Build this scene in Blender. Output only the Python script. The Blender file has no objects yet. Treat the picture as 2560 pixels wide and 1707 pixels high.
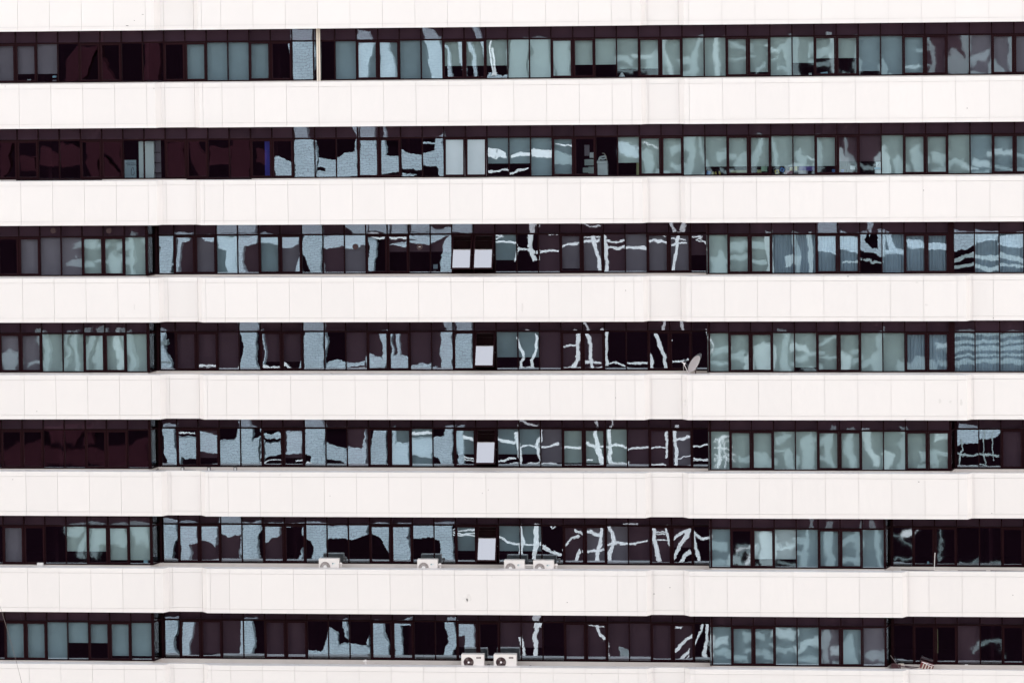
import bpy, bmesh, math, random
from mathutils import Vector, Matrix
random.seed(7)
SC = bpy.context.scene
COL = SC.collection

# ------------------------------------------------------------------ camera
F_PX = 8827.0                      # focal length in pixels of a 2560 px wide frame
CAM = Vector((23.6498, -128.2214, 2.4099))
YAW, PIT, ROL, SHF = -0.100432, -0.041392, -0.0119332, -585.8
FW = Vector((math.sin(YAW) * math.cos(PIT), math.cos(YAW) * math.cos(PIT), math.sin(PIT)))
_r0 = Vector((math.cos(YAW), -math.sin(YAW), 0))
_u0 = _r0.cross(FW)
RT = _r0 * math.cos(ROL) + _u0 * math.sin(ROL)
UP = -_r0 * math.sin(ROL) + _u0 * math.cos(ROL)
cd = bpy.data.cameras.new('camera')
cam = bpy.data.objects.new('camera', cd)
COL.objects.link(cam)
m = Matrix((RT, UP, -FW)).transposed().to_4x4()
m.translation = CAM
cam.matrix_world = m
cd.sensor_fit = 'HORIZONTAL'
cd.sensor_width = 36
cd.lens = F_PX / 2560 * 36
cd.shift_y = SHF / 2560
cd.clip_start = 1
cd.clip_end = 3000
SC.camera = cam

# ------------------------------------------------------------------ sky, sun, exposure
SUN_EL, SUN_AZ = math.radians(52), math.radians(8)       # the sun stands behind the office building
w = bpy.data.worlds.new('World')
SC.world = w
w.use_nodes = True
nt = w.node_tree
nt.nodes.clear()
o_ = nt.nodes.new('ShaderNodeOutputWorld')
bg = nt.nodes.new('ShaderNodeBackground')
sk = nt.nodes.new('ShaderNodeTexSky')
sk.sky_type = 'NISHITA'
sk.sun_disc = False
sk.sun_elevation = SUN_EL
sk.sun_rotation = SUN_AZ
sk.dust_density = 4.0
hs = nt.nodes.new('ShaderNodeHueSaturation')
hs.inputs['Saturation'].default_value = 0.22
nt.links.new(sk.outputs[0], hs.inputs['Color'])
nt.links.new(hs.outputs[0], bg.inputs[0])
bg.inputs[1].default_value = 0.15
nt.links.new(bg.outputs[0], o_.inputs[0])
sd = bpy.data.lights.new('sun', 'SUN')
sd.energy = 2.0
sd.angle = math.radians(0.55)
sd.color = (1, 0.95, 0.88)
sun = bpy.data.objects.new('sun', sd)
COL.objects.link(sun)
sdir = Vector((math.sin(SUN_AZ) * math.cos(SUN_EL), math.cos(SUN_AZ) * math.cos(SUN_EL), math.sin(SUN_EL)))
sun.rotation_euler = sdir.to_track_quat('Z', 'Y').to_euler()
sun.location = (0, 60, 80)
SC.view_settings.view_transform = 'Standard'
SC.view_settings.look = 'None'
SC.view_settings.gamma = 1
SC.view_settings.use_curve_mapping = False
SC.view_settings.exposure = 2.05
SC.cycles.max_bounces = 8
SC.cycles.transparent_max_bounces = 12
SC.cycles.sample_clamp_indirect = 6

# ------------------------------------------------------------------ survey helpers
def at(px, py, Y):
    """point on the plane y = Y that a sight line through photo pixel (px, py) meets"""
    d = FW + RT * ((px - 1280) / F_PX) - UP * ((py - 853.5 - SHF) / F_PX)
    return CAM + d * ((Y - CAM.y) / d.y)

# ------------------------------------------------------------------ materials
def mat(name, col, rough=0.6, metal=0.0, var=0.0, vscale=1.0, bump=0.0, bscale=20.0, objvar=0.0, streak=0.0, spec=0.5, tiles=False):
    M = bpy.data.materials.new(name)
    M.use_nodes = True
    t = M.node_tree
    b = t.nodes['Principled BSDF']
    b.inputs['Roughness'].default_value = rough
    b.inputs['Metallic'].default_value = metal
    b.inputs['Specular IOR Level'].default_value = spec
    b.inputs['Base Color'].default_value = (*col, 1)
    geo = t.nodes.new('ShaderNodeNewGeometry')
    src = None
    if var or objvar or streak:
        val = t.nodes.new('ShaderNodeMath'); val.operation = 'ADD'
        val.inputs[0].default_value = 1.0
        n = t.nodes.new('ShaderNodeTexNoise')
        n.inputs['Scale'].default_value = vscale
        n.inputs['Detail'].default_value = 5
        mp = t.nodes.new('ShaderNodeMapping')
        if streak:
            mp.inputs['Scale'].default_value = (1, 1, 0.12)
        t.links.new(geo.outputs['Position'], mp.inputs[0])
        t.links.new(mp.outputs[0], n.inputs['Vector'])
        a = t.nodes.new('ShaderNodeMath'); a.operation = 'SUBTRACT'
        t.links.new(n.outputs['Fac'], a.inputs[0]); a.inputs[1].default_value = 0.5
        c = t.nodes.new('ShaderNodeMath'); c.operation = 'MULTIPLY'
        t.links.new(a.outputs[0], c.inputs[0]); c.inputs[1].default_value = max(var, streak) * 2
        t.links.new(c.outputs[0], val.inputs[1])
        last = val
        if objvar:
            oi = t.nodes.new('ShaderNodeObjectInfo')
            s = t.nodes.new('ShaderNodeMath'); s.operation = 'MULTIPLY_ADD'
            t.links.new(oi.outputs['Random'], s.inputs[0])
            s.inputs[1].default_value = objvar
            s.inputs[2].default_value = -objvar / 2
            a2 = t.nodes.new('ShaderNodeMath'); a2.operation = 'ADD'
            t.links.new(val.outputs[0], a2.inputs[0]); t.links.new(s.outputs[0], a2.inputs[1])
            last = a2
        vm = t.nodes.new('ShaderNodeVectorMath'); vm.operation = 'SCALE'
        vm.inputs[0].default_value = col
        t.links.new(last.outputs[0], vm.inputs['Scale'])
        t.links.new(vm.outputs[0], b.inputs['Base Color'])
        if tiles:      # small ceramic tiles with dark joints
            br = t.nodes.new('ShaderNodeTexBrick')
            br.inputs['Scale'].default_value = 1.0
            br.inputs['Brick Width'].default_value = 0.42
            br.inputs['Row Height'].default_value = 0.20
            br.inputs['Mortar Size'].default_value = 0.022
            br.inputs['Color1'].default_value = (1, 1, 1, 1)
            br.inputs['Color2'].default_value = (.86, .86, .86, 1)
            br.inputs['Mortar'].default_value = (.62, .62, .64, 1)
            sp = t.nodes.new('ShaderNodeSeparateXYZ'); cx = t.nodes.new('ShaderNodeCombineXYZ')
            t.links.new(geo.outputs['Position'], sp.inputs[0])
            t.links.new(sp.outputs[0], cx.inputs[0]); t.links.new(sp.outputs[2], cx.inputs[1])
            t.links.new(cx.outputs[0], br.inputs['Vector'])
            ml = t.nodes.new('ShaderNodeVectorMath'); ml.operation = 'MULTIPLY'
            t.links.new(vm.outputs[0], ml.inputs[0]); t.links.new(br.outputs['Color'], ml.inputs[1])
            t.links.new(ml.outputs[0], b.inputs['Base Color'])
    if bump:
        n2 = t.nodes.new('ShaderNodeTexNoise')
        n2.inputs['Scale'].default_value = bscale
        t.links.new(geo.outputs['Position'], n2.inputs['Vector'])
        bp = t.nodes.new('ShaderNodeBump')
        bp.inputs['Strength'].default_value = bump
        bp.inputs['Distance'].default_value = 0.02
        t.links.new(n2.outputs['Fac'], bp.inputs['Height'])
        t.links.new(bp.outputs[0], b.inputs['Normal'])
    return M

def glass(name, refl, tint, gl, low=0.0036, mid=0.0011, high=0.0006, rough=0.0):
    """tinted, slightly wavy window glass: part mirror, part see-through"""
    M = bpy.data.materials.new(name)
    M.use_nodes = True
    t = M.node_tree
    t.nodes.clear()
    out = t.nodes.new('ShaderNodeOutputMaterial')
    mix = t.nodes.new('ShaderNodeMixShader')
    tr = t.nodes.new('ShaderNodeBsdfTransparent')
    tr.inputs[0].default_value = (*tint, 1)
    g = t.nodes.new('ShaderNodeBsdfGlossy')
    g.inputs['Color'].default_value = (*gl, 1)
    g.inputs['Roughness'].default_value = rough
    geo = t.nodes.new('ShaderNodeNewGeometry')
    oi = t.nodes.new('ShaderNodeObjectInfo')
    of = t.nodes.new('ShaderNodeMath'); of.operation = 'MULTIPLY'
    t.links.new(oi.outputs['Random'], of.inputs[0]); of.inputs[1].default_value = 90
    pos = t.nodes.new('ShaderNodeVectorMath'); pos.operation = 'ADD'
    t.links.new(geo.outputs['Position'], pos.inputs[0])
    cb = t.nodes.new('ShaderNodeCombineXYZ')
    t.links.new(of.outputs[0], cb.inputs[1])
    t.links.new(cb.outputs[0], pos.inputs[1])
    cur = geo.outputs['Normal']
    for sc, amp in ((0.9, low), (4.0, mid), (15.0, high)):
        n = t.nodes.new('ShaderNodeTexNoise')
        n.inputs['Scale'].default_value = sc
        n.inputs['Detail'].default_value = 1.0
        t.links.new(pos.outputs[0], n.inputs['Vector'])
        s = t.nodes.new('ShaderNodeVectorMath'); s.operation = 'SUBTRACT'
        t.links.new(n.outputs['Color'], s.inputs[0]); s.inputs[1].default_value = (.5, .5, .5)
        k = t.nodes.new('ShaderNodeVectorMath'); k.operation = 'SCALE'
        t.links.new(s.outputs[0], k.inputs[0]); k.inputs['Scale'].default_value = amp
        a = t.nodes.new('ShaderNodeVectorMath'); a.operation = 'ADD'
        t.links.new(cur, a.inputs[0]); t.links.new(k.outputs[0], a.inputs[1])
        cur = a.outputs[0]
    nm = t.nodes.new('ShaderNodeVectorMath'); nm.operation = 'NORMALIZE'
    t.links.new(cur, nm.inputs[0])
    t.links.new(nm.outputs[0], g.inputs['Normal'])
    mix.inputs[0].default_value = refl
    t.links.new(tr.outputs[0], mix.inputs[1])
    t.links.new(g.outputs[0], mix.inputs[2])
    t.links.new(mix.outputs[0], out.inputs[0])
    return M

def blind_mat(name, col):
    M = mat(name, col, 0.8, var=0.17, vscale=1.4, objvar=0.12)
    return M

MT = {
    'panel': mat('white_cladding', (0.805, 0.755, 0.728), 0.45, var=0.016, vscale=0.35, objvar=0.035, bump=0.06, bscale=1.2),
    'joint': mat('joint_sealant', (0.70, 0.655, 0.63), 0.8),
    'sillwall': mat('beige_render', (0.72, 0.64, 0.585), 0.8, var=0.10, vscale=1.5, streak=0.12, bump=0.2),
    'frame': mat('dark_maroon_aluminium', (0.0135, 0.0032, 0.0048), 0.5, var=0.15, vscale=3, spec=0.05),
    'sash': mat('dark_maroon_sash', (0.016, 0.0038, 0.0058), 0.5, var=0.15, vscale=3, spec=0.06),
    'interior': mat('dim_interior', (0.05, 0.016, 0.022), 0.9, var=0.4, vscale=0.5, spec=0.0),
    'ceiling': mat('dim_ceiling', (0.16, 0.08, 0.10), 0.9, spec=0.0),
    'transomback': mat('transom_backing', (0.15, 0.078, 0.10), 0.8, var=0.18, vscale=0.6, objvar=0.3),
    'glass': glass('tinted_glass', 0.33, (0.74, 0.80, 0.81), (0.78, 0.90, 1.0)),
    'glass_s': glass('old_wavy_glass', 0.30, (0.74, 0.80, 0.81), (0.78, 0.90, 1.0), 0.0058, 0.0020, 0.0005, 0.014),
    'glass_t': glass('tinted_transom_glass', 0.20, (0.70, 0.70, 0.74), (0.80, 0.88, 1.0)),
    'glass_o': glass('open_sash_glass', 0.50, (0.66, 0.74, 0.75), (0.96, 0.96, 1.0), 0.001, 0.0006, 0.0003),
    'G': blind_mat('green_grey_blind', (0.55, 0.63, 0.61)),
    'B': blind_mat('blue_grey_blind', (0.39, 0.48, 0.52)),
    'M': blind_mat('mauve_blind', (0.29, 0.245, 0.285)),
    'K': blind_mat('dark_mauve_blind', (0.125, 0.062, 0.082)),
    'V': blind_mat('pinkish_grey_blind', (0.70, 0.62, 0.66)),
    'P': blind_mat('pale_blind', (0.78, 0.84, 0.86)),
    'C': blind_mat('blue_curtain', (0.44, 0.53, 0.61)),
    'white': mat('white_paint', (0.78, 0.74, 0.71), 0.5, var=0.03, vscale=3),
    'acbody': mat('cream_metal_case', (0.86, 0.79, 0.74), 0.4, var=0.03, vscale=4),
    'acgrille': mat('brown_grey_grille', (0.16, 0.12, 0.11), 0.6),
    'dark': mat('dark_plastic', (0.05, 0.02, 0.022), 0.4),
    'metal': mat('dull_pipe_metal', (0.22, 0.18, 0.17), 0.4, 0.3),
    'dish': mat('pale_pink_enamel', (0.96, 0.88, 0.86), 0.4),
    'teal': mat('teal_mark', (0.12, 0.24, 0.24), 0.5),
    'tealpale': mat('pale_teal_mark', (0.72, 0.74, 0.71), 0.5),
    'stain': mat('faint_stain', (0.735, 0.69, 0.66), 0.8, var=0.06, vscale=14),
    'speck': mat('grey_chip', (0.28, 0.25, 0.24), 0.8),
    'red': mat('faded_red_plastic', (0.20, 0.035, 0.035), 0.5),
    'brown': mat('brown_board', (0.10, 0.035, 0.04), 0.6, var=0.2, vscale=6),
    'cream': mat('cream_pipe', (0.74, 0.64, 0.54), 0.5),
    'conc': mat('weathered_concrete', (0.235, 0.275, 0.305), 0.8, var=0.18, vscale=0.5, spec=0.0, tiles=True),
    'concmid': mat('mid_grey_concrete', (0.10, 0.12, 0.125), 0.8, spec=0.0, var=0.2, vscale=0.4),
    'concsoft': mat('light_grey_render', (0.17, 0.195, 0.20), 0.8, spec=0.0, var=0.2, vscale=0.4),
    'concdim': mat('shaded_brown_render', (0.017, 0.0052, 0.0078), 0.8, spec=0.0, var=0.2, vscale=0.4),  # darkened colour stands for a mirrored facade in shade
    'oppdark': mat('shaded_opening_black', (0.004, 0.0015, 0.003), 0.9, var=0.3, vscale=0.2, spec=0.0),  # near black, standing in for the shade inside the opposite openings
    'steelwhite': mat('pale_painted_steel', (0.37, 0.37, 0.38), 0.6),
    'ground': mat('paving_and_asphalt', (0.24, 0.23, 0.21), 0.9, var=0.2, vscale=0.05),
    'yellow': mat('yellow_card', (0.62, 0.50, 0.14), 0.6),
    'blue': mat('blue_plastic', (0.08, 0.22, 0.55), 0.5),
    'deepblue': mat('deep_blue_cloth', (0.05, 0.05, 0.40), 0.7),
    'purple': mat('purple_cloth', (0.10, 0.06, 0.30), 0.8),
    'green': mat('pale_green_plastic', (0.36, 0.55, 0.40), 0.5),
    'olive': mat('olive_card', (0.42, 0.42, 0.22), 0.7),
    'pink': mat('dusty_pink_card', (0.34, 0.10, 0.14), 0.7),
    'paper': mat('white_paper', (0.85, 0.90, 0.92), 0.7),
    'poster': mat('grey_blue_poster', (0.40, 0.50, 0.56), 0.6),
    'ink': mat('dark_ink', (0.04, 0.01, 0.05), 0.6),
    'lblue': mat('light_blue_plastic', (0.45, 0.70, 0.85), 0.5),
}

# ------------------------------------------------------------------ mesh helpers
def me_from(bm, name, *mats):
    me = bpy.data.meshes.new(name)
    bm.normal_update()
    bm.to_mesh(me)
    bm.free()
    for mm in mats:
        me.materials.append(MT[mm])
    return me

def ob(name, me, parent=None, loc=(0, 0, 0), rot=(0, 0, 0)):
    o = bpy.data.objects.new(name, me)
    o.location = loc
    o.rotation_euler = rot
    if parent is not None:
        o.parent = parent
    COL.objects.link(o)
    return o

def tag(o, label, cat, group=None, kind=None):
    if label: o['label'] = label
    if cat: o['category'] = cat
    if group: o['group'] = group
    if kind: o['kind'] = kind
    return o

def bx(bm, x0, x1, y0, y1, z0, z1, mi=0, rot=None, bev=0.0):
    b2 = bmesh.new()
    bmesh.ops.create_cube(b2, size=1)
    for v in b2.verts:
        v.co = Vector(((x0 + x1) / 2 + v.co.x * (x1 - x0), (y0 + y1) / 2 + v.co.y * (y1 - y0), (z0 + z1) / 2 + v.co.z * (z1 - z0)))
    if bev:
        bmesh.ops.bevel(b2, geom=b2.edges[:], offset=bev, segments=2, affect='EDGES')
    if rot:
        bmesh.ops.transform(b2, matrix=rot, verts=b2.verts)
    for f in b2.faces: f.material_index = mi
    tmp = bpy.data.meshes.new('tmp')
    b2.to_mesh(tmp); b2.free()
    bm.from_mesh(tmp)
    bpy.data.meshes.remove(tmp)

def prism(bm, poly, a0, a1, axis='z', mi=0):
    """extrude a 2D polygon; axis z: poly is (x,y); axis y: poly is (x,z)"""
    def P(p, a):
        return (p[0], p[1], a) if axis == 'z' else (p[0], a, p[1])
    lo = [bm.verts.new(P(p, a0)) for p in poly]
    hi = [bm.verts.new(P(p, a1)) for p in poly]
    n = len(poly)
    fs = [bm.faces.new(lo), bm.faces.new(hi[::-1])]
    for i in range(n):
        fs.append(bm.faces.new((lo[i], hi[i], hi[(i + 1) % n], lo[(i + 1) % n])))
    for f in fs: f.material_index = mi
    bmesh.ops.recalc_face_normals(bm, faces=fs)

def cyl(bm, p0, p1, r, seg=12, mi=0, r2=None):
    p0, p1 = Vector(p0), Vector(p1)
    d = p1 - p0
    q = d.to_track_quat('Z', 'Y').to_matrix()
    r2 = r if r2 is None else r2
    A = [bm.verts.new(p0 + q @ Vector((r * math.cos(t), r * math.sin(t), 0))) for t in [2 * math.pi * i / seg for i in range(seg)]]
    B = [bm.verts.new(p1 + q @ Vector((r2 * math.cos(t), r2 * math.sin(t), 0))) for t in [2 * math.pi * i / seg for i in range(seg)]]
    fs = [bm.faces.new(A[::-1]), bm.faces.new(B)]
    for i in range(seg):
        fs.append(bm.faces.new((A[i], A[(i + 1) % seg], B[(i + 1) % seg], B[i])))
    for f in fs:
        f.material_index = mi

def tube(bm, pts, r, seg=8, mi=0):
    for a, b in zip(pts, pts[1:]):
        cyl(bm, a, b, r, seg, mi)

# ------------------------------------------------------------------ ground and opposite building
bm = bmesh.new()
S = 1600
vs = [bm.verts.new(p) for p in ((-S, -S, -75), (S, -S, -75), (S, S, -75), (-S, S, -75))]
bm.faces.new(vs)
g = ob('ground', me_from(bm, 'ground', 'ground'))
tag(g, 'grey paving and asphalt far below', None, kind='structure')

XL, XR = -12.0, 33.0
STOREY = 3.6
SH, DP = 0.58, 1.13            # window plane behind the cladding: shallow and deep bays
NB = 7

office = ob('office_building', None)
tag(office, 'white panelled office building with seven dark ribbon windows between pale spandrels', 'building')

# ---- front line of a spandrel in plan, (x, y)
def front_line(s):
    L = [(XL, 0), (-2.50, 0), (-2.33, .26), (-1.07, .26), (-0.85, 0), (15.46, 0), (15.63, .26), (16.82, .26), (17.04, 0)]
    if s in (3, 4, 5): L += [(27.14, 0), (27.31, .26), (XR, .26)]
    elif s >= 6: L += [(24.77, 0), (24.94, .26), (XR, .26)]
    else: L += [(XR, 0)]
    return L

def seams(s):
    L = [XL] + [-2.82 - 1.2 * i for i in range(7, -1, -1)] + [-2.19, -1.07, -0.72] + [1.2 * i for i in range(13)] + [15.12, 15.70, 16.82, 17.21]
    R = [18.42 + 1.2 * i for i in range(13)]
    if s in (3, 4, 5): R = [x for x in R if x < 27] + [27.39, 28.13, 29.33, 30.53, 31.73]
    elif s >= 6: R = [x for x in R if x < 24.6] + [25.01, 25.74, 26.94, 28.14, 29.34, 30.54, 31.74]
    return [x for x in L + R if XL <= x < XR - .2] + [XR]

def yat(L, x):
    for (xa, ya), (xb, yb) in zip(L, L[1:]):
        if xa <= x <= xb: return ya + (yb - ya) * (x - xa) / (xb - xa)
    return L[-1][1]

def piece(L, xa, xb):
    return [(xa, yat(L, xa))] + [p for p in L if xa + 1e-4 < p[0] < xb - 1e-4] + [(xb, yat(L, xb))]

mesh_cache = {}
GAP = 0.004
for s in range(8):
    L = front_line(s)
    z0 = -STOREY * s
    z1 = z0 + 1.65
    # solid wall behind the panels: parapet in front, floor beam behind, gutter floor between
    back = [(x, y + 0.03) for x, y in L]
    bm = bmesh.new()
    prism(bm, back + [(XR, .42), (XL, .42)], z0 + .012, z1 - .012)
    bm.normal_update()
    for f in bm.faces:
        if f.normal.z < -.5: f.material_index = 1
    ob('parapet_wall', me_from(bm, 'parapet_wall', 'joint', 'frame'), office)
    bm = bmesh.new()
    bx(bm, XL, XR, .42, 1.8, z0 + .03, z1 - .62)
    ob('gutter_floor', me_from(bm, 'gutter_floor', 'sillwall'), office)
    bm = bmesh.new()
    bx(bm, XL, XR, .43, 1.9, z0 + .004, z0 + .028)
    ob('soffit', me_from(bm, 'soffit', 'frame'), office)
    sm = seams(s)
    rows = [('lower_panel', z0, z0 + .16), ('cladding_panel', z0 + .16, z1 - .18), ('coping_panel', z1 - .18, z1)]
    outer = bmesh.new()          # panels well outside the photographed stretch
    for xa, xb in zip(sm, sm[1:]):
        pc = piece(L, xa + GAP, xb - GAP)
        if xb < -8.8 or xa > 30.4:
            for nm, za, zb in rows:
                prism(outer, pc + [(p[0], p[1] + .026) for p in pc[::-1]], za + GAP / 2, zb - GAP / 2)
            continue
        for nm, za, zb in rows:
            ga = 0 if nm == 'lower_panel' else GAP
            gb = 0 if nm == 'coping_panel' else GAP
            key = (nm, round(xb - xa, 3), tuple((round(p[0] - xa, 3), round(p[1], 3)) for p in pc))
            if key not in mesh_cache:
                bm = bmesh.new()
                rel = [(p[0] - xa, p[1]) for p in pc]
                prism(bm, rel + [(p[0], p[1] + .026) for p in rel[::-1]], ga, (zb - za) - gb)
                if nm == 'coping_panel':      # the coping laps over the parapet top
                    prism(bm, [(p[0], p[1] + .027) for p in rel] + [(rel[-1][0], .43), (rel[0][0], .43)], (zb - za) - .010, (zb - za))
                mesh_cache[key] = me_from(bm, nm, 'panel')
            jit = (random.random() - .5) * .004
            ob(nm, mesh_cache[key], office, (xa, jit, za))
    oc = ob('outer_cladding', me_from(outer, 'outer_cladding', 'panel'), office)
    oc['kind'] = 'stuff'

# top and bottom of the block, beyond the frame
bm = bmesh.new(); bx(bm, XL, XR, 0.0, 24, 1.66, 14)
ob('upper_storeys', me_from(bm, 'upper_storeys', 'panel'), office)
bm = bmesh.new(); bx(bm, XL, XR, 0.0, 24, -75, -25.23)
ob('lower_storeys', me_from(bm, 'lower_storeys', 'panel'), office)
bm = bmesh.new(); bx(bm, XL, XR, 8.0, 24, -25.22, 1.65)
ob('building_core', me_from(bm, 'building_core', 'interior'), office)
bm = bmesh.new(); bx(bm, XL - .3, XL, 0, 24, -75, 14); bx(bm, XR, XR + .3, 0, 24, -75, 14)
ob('end_walls', me_from(bm, 'end_walls', 'panel'), office)

# ---- window lines
KINDS = {}
_s = 'OOFFOOFFOOFFOOFFFOOFFOOFFFOOFFOOFFOOFFOOFFOOFFOO'
for i, c in enumerate(_s): KINDS[-11 + i] = c
KINDS[-12] = 'F'; KINDS[-13] = 'F'; KINDS[-14] = 'O'; KINDS[37] = 'F'; KINDS[38] = 'F'; KINDS[39] = 'O'
def xs_(k): return 0.135 + 0.8 * k
def xd_(k): return 0.295 + 0.8025 * k

def bays(n):
    """list of (k, x0, x1, plane_y, kind)"""
    B = []
    def sh(a, b):
        for k in range(a, b + 1): B.append((k, xs_(k), xs_(k + 1), SH, KINDS[k]))
    if n < 2:
        sh(-15 + 1, 40 - 1)
        return B
    sh(-14, -5)
    B.append((-4, -2.70, xd_(-3), DP, 'F'))
    for k in range(-3, 21): B.append((k, xd_(k), xd_(k + 1), DP, KINDS[k]))
    B.append((21, xd_(21), 17.78, DP, 'F'))
    if n in (2, 3):
        sh(22, 32)
        q = [26.72, 27.47, 28.36, 29.24, 30.1, 31.0, 31.9]
        for i in range(6): B.append((33 + i, q[i], q[i + 1], SH, 'FFFFOO'[i]))
    elif n == 4:
        sh(22, 32)
        q = [26.80, 27.6, 28.4, 29.2, 30.0, 30.8, 31.6, 32.4]
        for i in range(7): B.append((33 + i, q[i], q[i + 1], DP, 'FFOOFFO'[i]))
    else:
        sh(22, 29)
        q = [24.45, 25.17, 25.97, 26.77, 27.6, 28.4, 29.2, 30.0, 30.8, 31.6, 32.4]
        for i in range(10): B.append((30 + i, q[i], q[i + 1], DP, 'FOOFFOOFFO'[i]))
    return B

def window_line(n):
    if n < 2: return [(XL, SH), (XR, SH)]
    L = [(XL, SH), (-3.06, SH), (-2.84, DP), (17.80, DP), (17.82, SH)]
    if n in (2, 3): return L + [(XR, SH)]
    if n == 4: return L + [(26.53, SH), (26.78, DP), (XR, DP)]
    return L + [(24.13, SH), (24.38, DP), (XR, DP)]

for n in range(NB):
    zt = -STOREY * n
    L = window_line(n)
    # beige wall between gutter and window sill
    bm = bmesh.new()
    prism(bm, [(x, y - .02) for x, y in L] + [(x, y + .13) for x, y in L[::-1]], zt - 2.57, zt - 1.925)
    ob('sill_wall', me_from(bm, 'sill_wall', 'sillwall'), office)
    bm = bmesh.new()
    bx(bm, XL, XR, 1.9, 8, zt - 2.9, zt - 2.7)
    bx(bm, XL, XR, 1.6, 8, zt + .28, zt + .45, 1)
    bx(bm, XL, XR, .43, 1.6, zt + .13, zt + .2, 1)
    for px in (-7.1, -3.0, 1.8, 6.6, 12.4, 17.8, 23.0, 28.2):
        xx = px + random.uniform(-.3, .3)
        bx(bm, xx, xx + .12, 2.2, 8, zt - 2.7, zt + .28)
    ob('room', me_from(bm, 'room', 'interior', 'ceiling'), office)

# ---- blinds: letter = cloth, digit = ninths of the window height it is drawn down
BL = [
 'M9 M7 M7 D D D D D D B9 B9 B9 B9 D D D B9 B9 B9 B9 B9 G6 G6 G6 G9 G9 G9 G6 G6 G7 G7 G9 G9 G9 G9 G8 G9 G6 G5 G5 B8 B9 B9 K9 K9 M9 M9 M9',
 'D D D D D D D D D D D D D D D D D D D D D V9 V9 B6 B6 B9 B9 D D G6 G9 G9 G9 G7 G7 G7 G7 G7 G7 K6 K6 G9 G9 G9 G9 B9 B9 B9',
 'D M9 M9 M9 G9 G9 G9 D K9 M9 B9 K9 B9 M9 D K9 M9 D K4 K4 K4 D D B6 D K9 M8 M9 K9 M9 M9 M9 K5 G9 G9 G9 C9 C9 C9 C9 D C9 C9 C9 D C9 C9 D',
 'M9 M9 G9 G9 G9 G9 G9 D K9 K9 K9 D K7 K7 D D K9 K9 K9 K9 K9 D D B6 B6 K9 K9 K9 D D D D D G9 G9 G9 G9 G8 G9 G9 G9 G9 C9 C9 C9 C9 C9 C9',
 'D D D D D D D D D K7 D D D K7 D D K9 D B9 B9 D B6 D B6 B6 M8 G8 G8 G8 K9 K9 M9 D G9 G9 G9 G9 G9 G9 G9 G9 G9 G9 G9 D D K9 K9',
 'M9 D D G6 G6 G8 G8 D K9 K9 K9 D K9 D D D D D D D D B6 D B6 B6 D K9 M9 M9 K8 K9 K5 D B9 D P7 P7 B9 B9 B9 B9 D D D D D D D',
 'B9 B9 B9 B5 B5 B8 B8 D K9 K8 K8 D K9 K9 D D D D D D D K6 D K6 K6 D K9 K9 K9 K9 K9 K9 D B9 B9 B9 B9 B9 M9 B9 M9 D D D K9 D D K9',
]
BLT = [b.split() for b in BL]
OPEN = {(1, 10): 5, (1, 11): 5, (2, 10): 28, (2, 11): 28, (3, 11): 28, (4, 11): 28, (5, 11): 28,
        (6, 11): 0}

ZB, ZBAR, ZT = -1.925, -0.46, 0.125     # sill, transom bar, head, relative to storey datum
fr_cache = {}
def frame_mesh(wd, kind):
    key = (round(wd, 3), kind)
    if key in fr_cache: return fr_cache[key]
    bm = bmesh.new()
    h = .022
    bx(bm, 0, h, -.03, .06, ZB, ZT); bx(bm, wd - h, wd, -.03, .06, ZB, ZT)
    bx(bm, h, wd - h, -.025, .055, ZB, ZB + .045)
    bx(bm, h, wd - h, -.025, .055, ZBAR - .03, ZBAR + .03)
    bx(bm, h, wd - h, -.025, .055, ZT - .04, ZT)
    fr_cache[key] = me_from(bm, 'window_frame', 'frame')
    return fr_cache[key]
def sash_mesh(wd):
    key = ('s', round(wd, 3))
    if key in fr_cache: return fr_cache[key]
    bm = bmesh.new()          # origin at the top hinge line, hangs down
    h = .024; H = (ZBAR - .032) - (ZB + .047); b = .056
    bx(bm, h, h + b, -.05, .0, -H, 0); bx(bm, wd - h - b, wd - h, -.05, .0, -H, 0)
    bx(bm, h + b, wd - h - b, -.048, -.002, -H, -H + b); bx(bm, h + b, wd - h - b, -.048, -.002, -b, 0)
    fr_cache[key] = me_from(bm, 'sash', 'sash')
    return fr_cache[key]
def plane_mesh(name, x0, x1, z0, z1, y, m_):
    key = (name, round(x0, 3), round(x1, 3), round(z0, 3), round(z1, 3), round(y, 3), m_)
    if key in fr_cache: return fr_cache[key]
    bm = bmesh.new()
    vs = [bm.verts.new(p) for p in ((x0, y, z0), (x1, y, z0), (x1, y, z1), (x0, y, z1))]
    bm.faces.new(vs)
    fr_cache[key] = me_from(bm, name, m_)
    return fr_cache[key]
def blind_mesh(wd, drop, m_, kind):
    key = ('b', round(wd, 3), drop, m_, kind)
    if key in fr_cache: return fr_cache[key]
    bm = bmesh.new()
    top, bot = ZBAR, ZB + .03
    zl = top - (top - bot) * min(1, drop / 9)
    N = 14 if m_ == 'C' else 6
    pts = []
    for i in range(N + 1):
        x = .012 + (wd - .024) * i / N
        y = .10 + ((.035 if i % 2 else -.02) if m_ == 'C' else .004 * math.sin(i * 1.3))
        pts.append((x, y))
    prism(bm, pts + [(x, y + .004) for x, y in pts[::-1]], zl, top)
    if m_ != 'C': bx(bm, .02, wd - .02, .088, .112, zl - .018, zl)
    fr_cache[key] = me_from(bm, 'blind', m_)
    return fr_cache[key]

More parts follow.
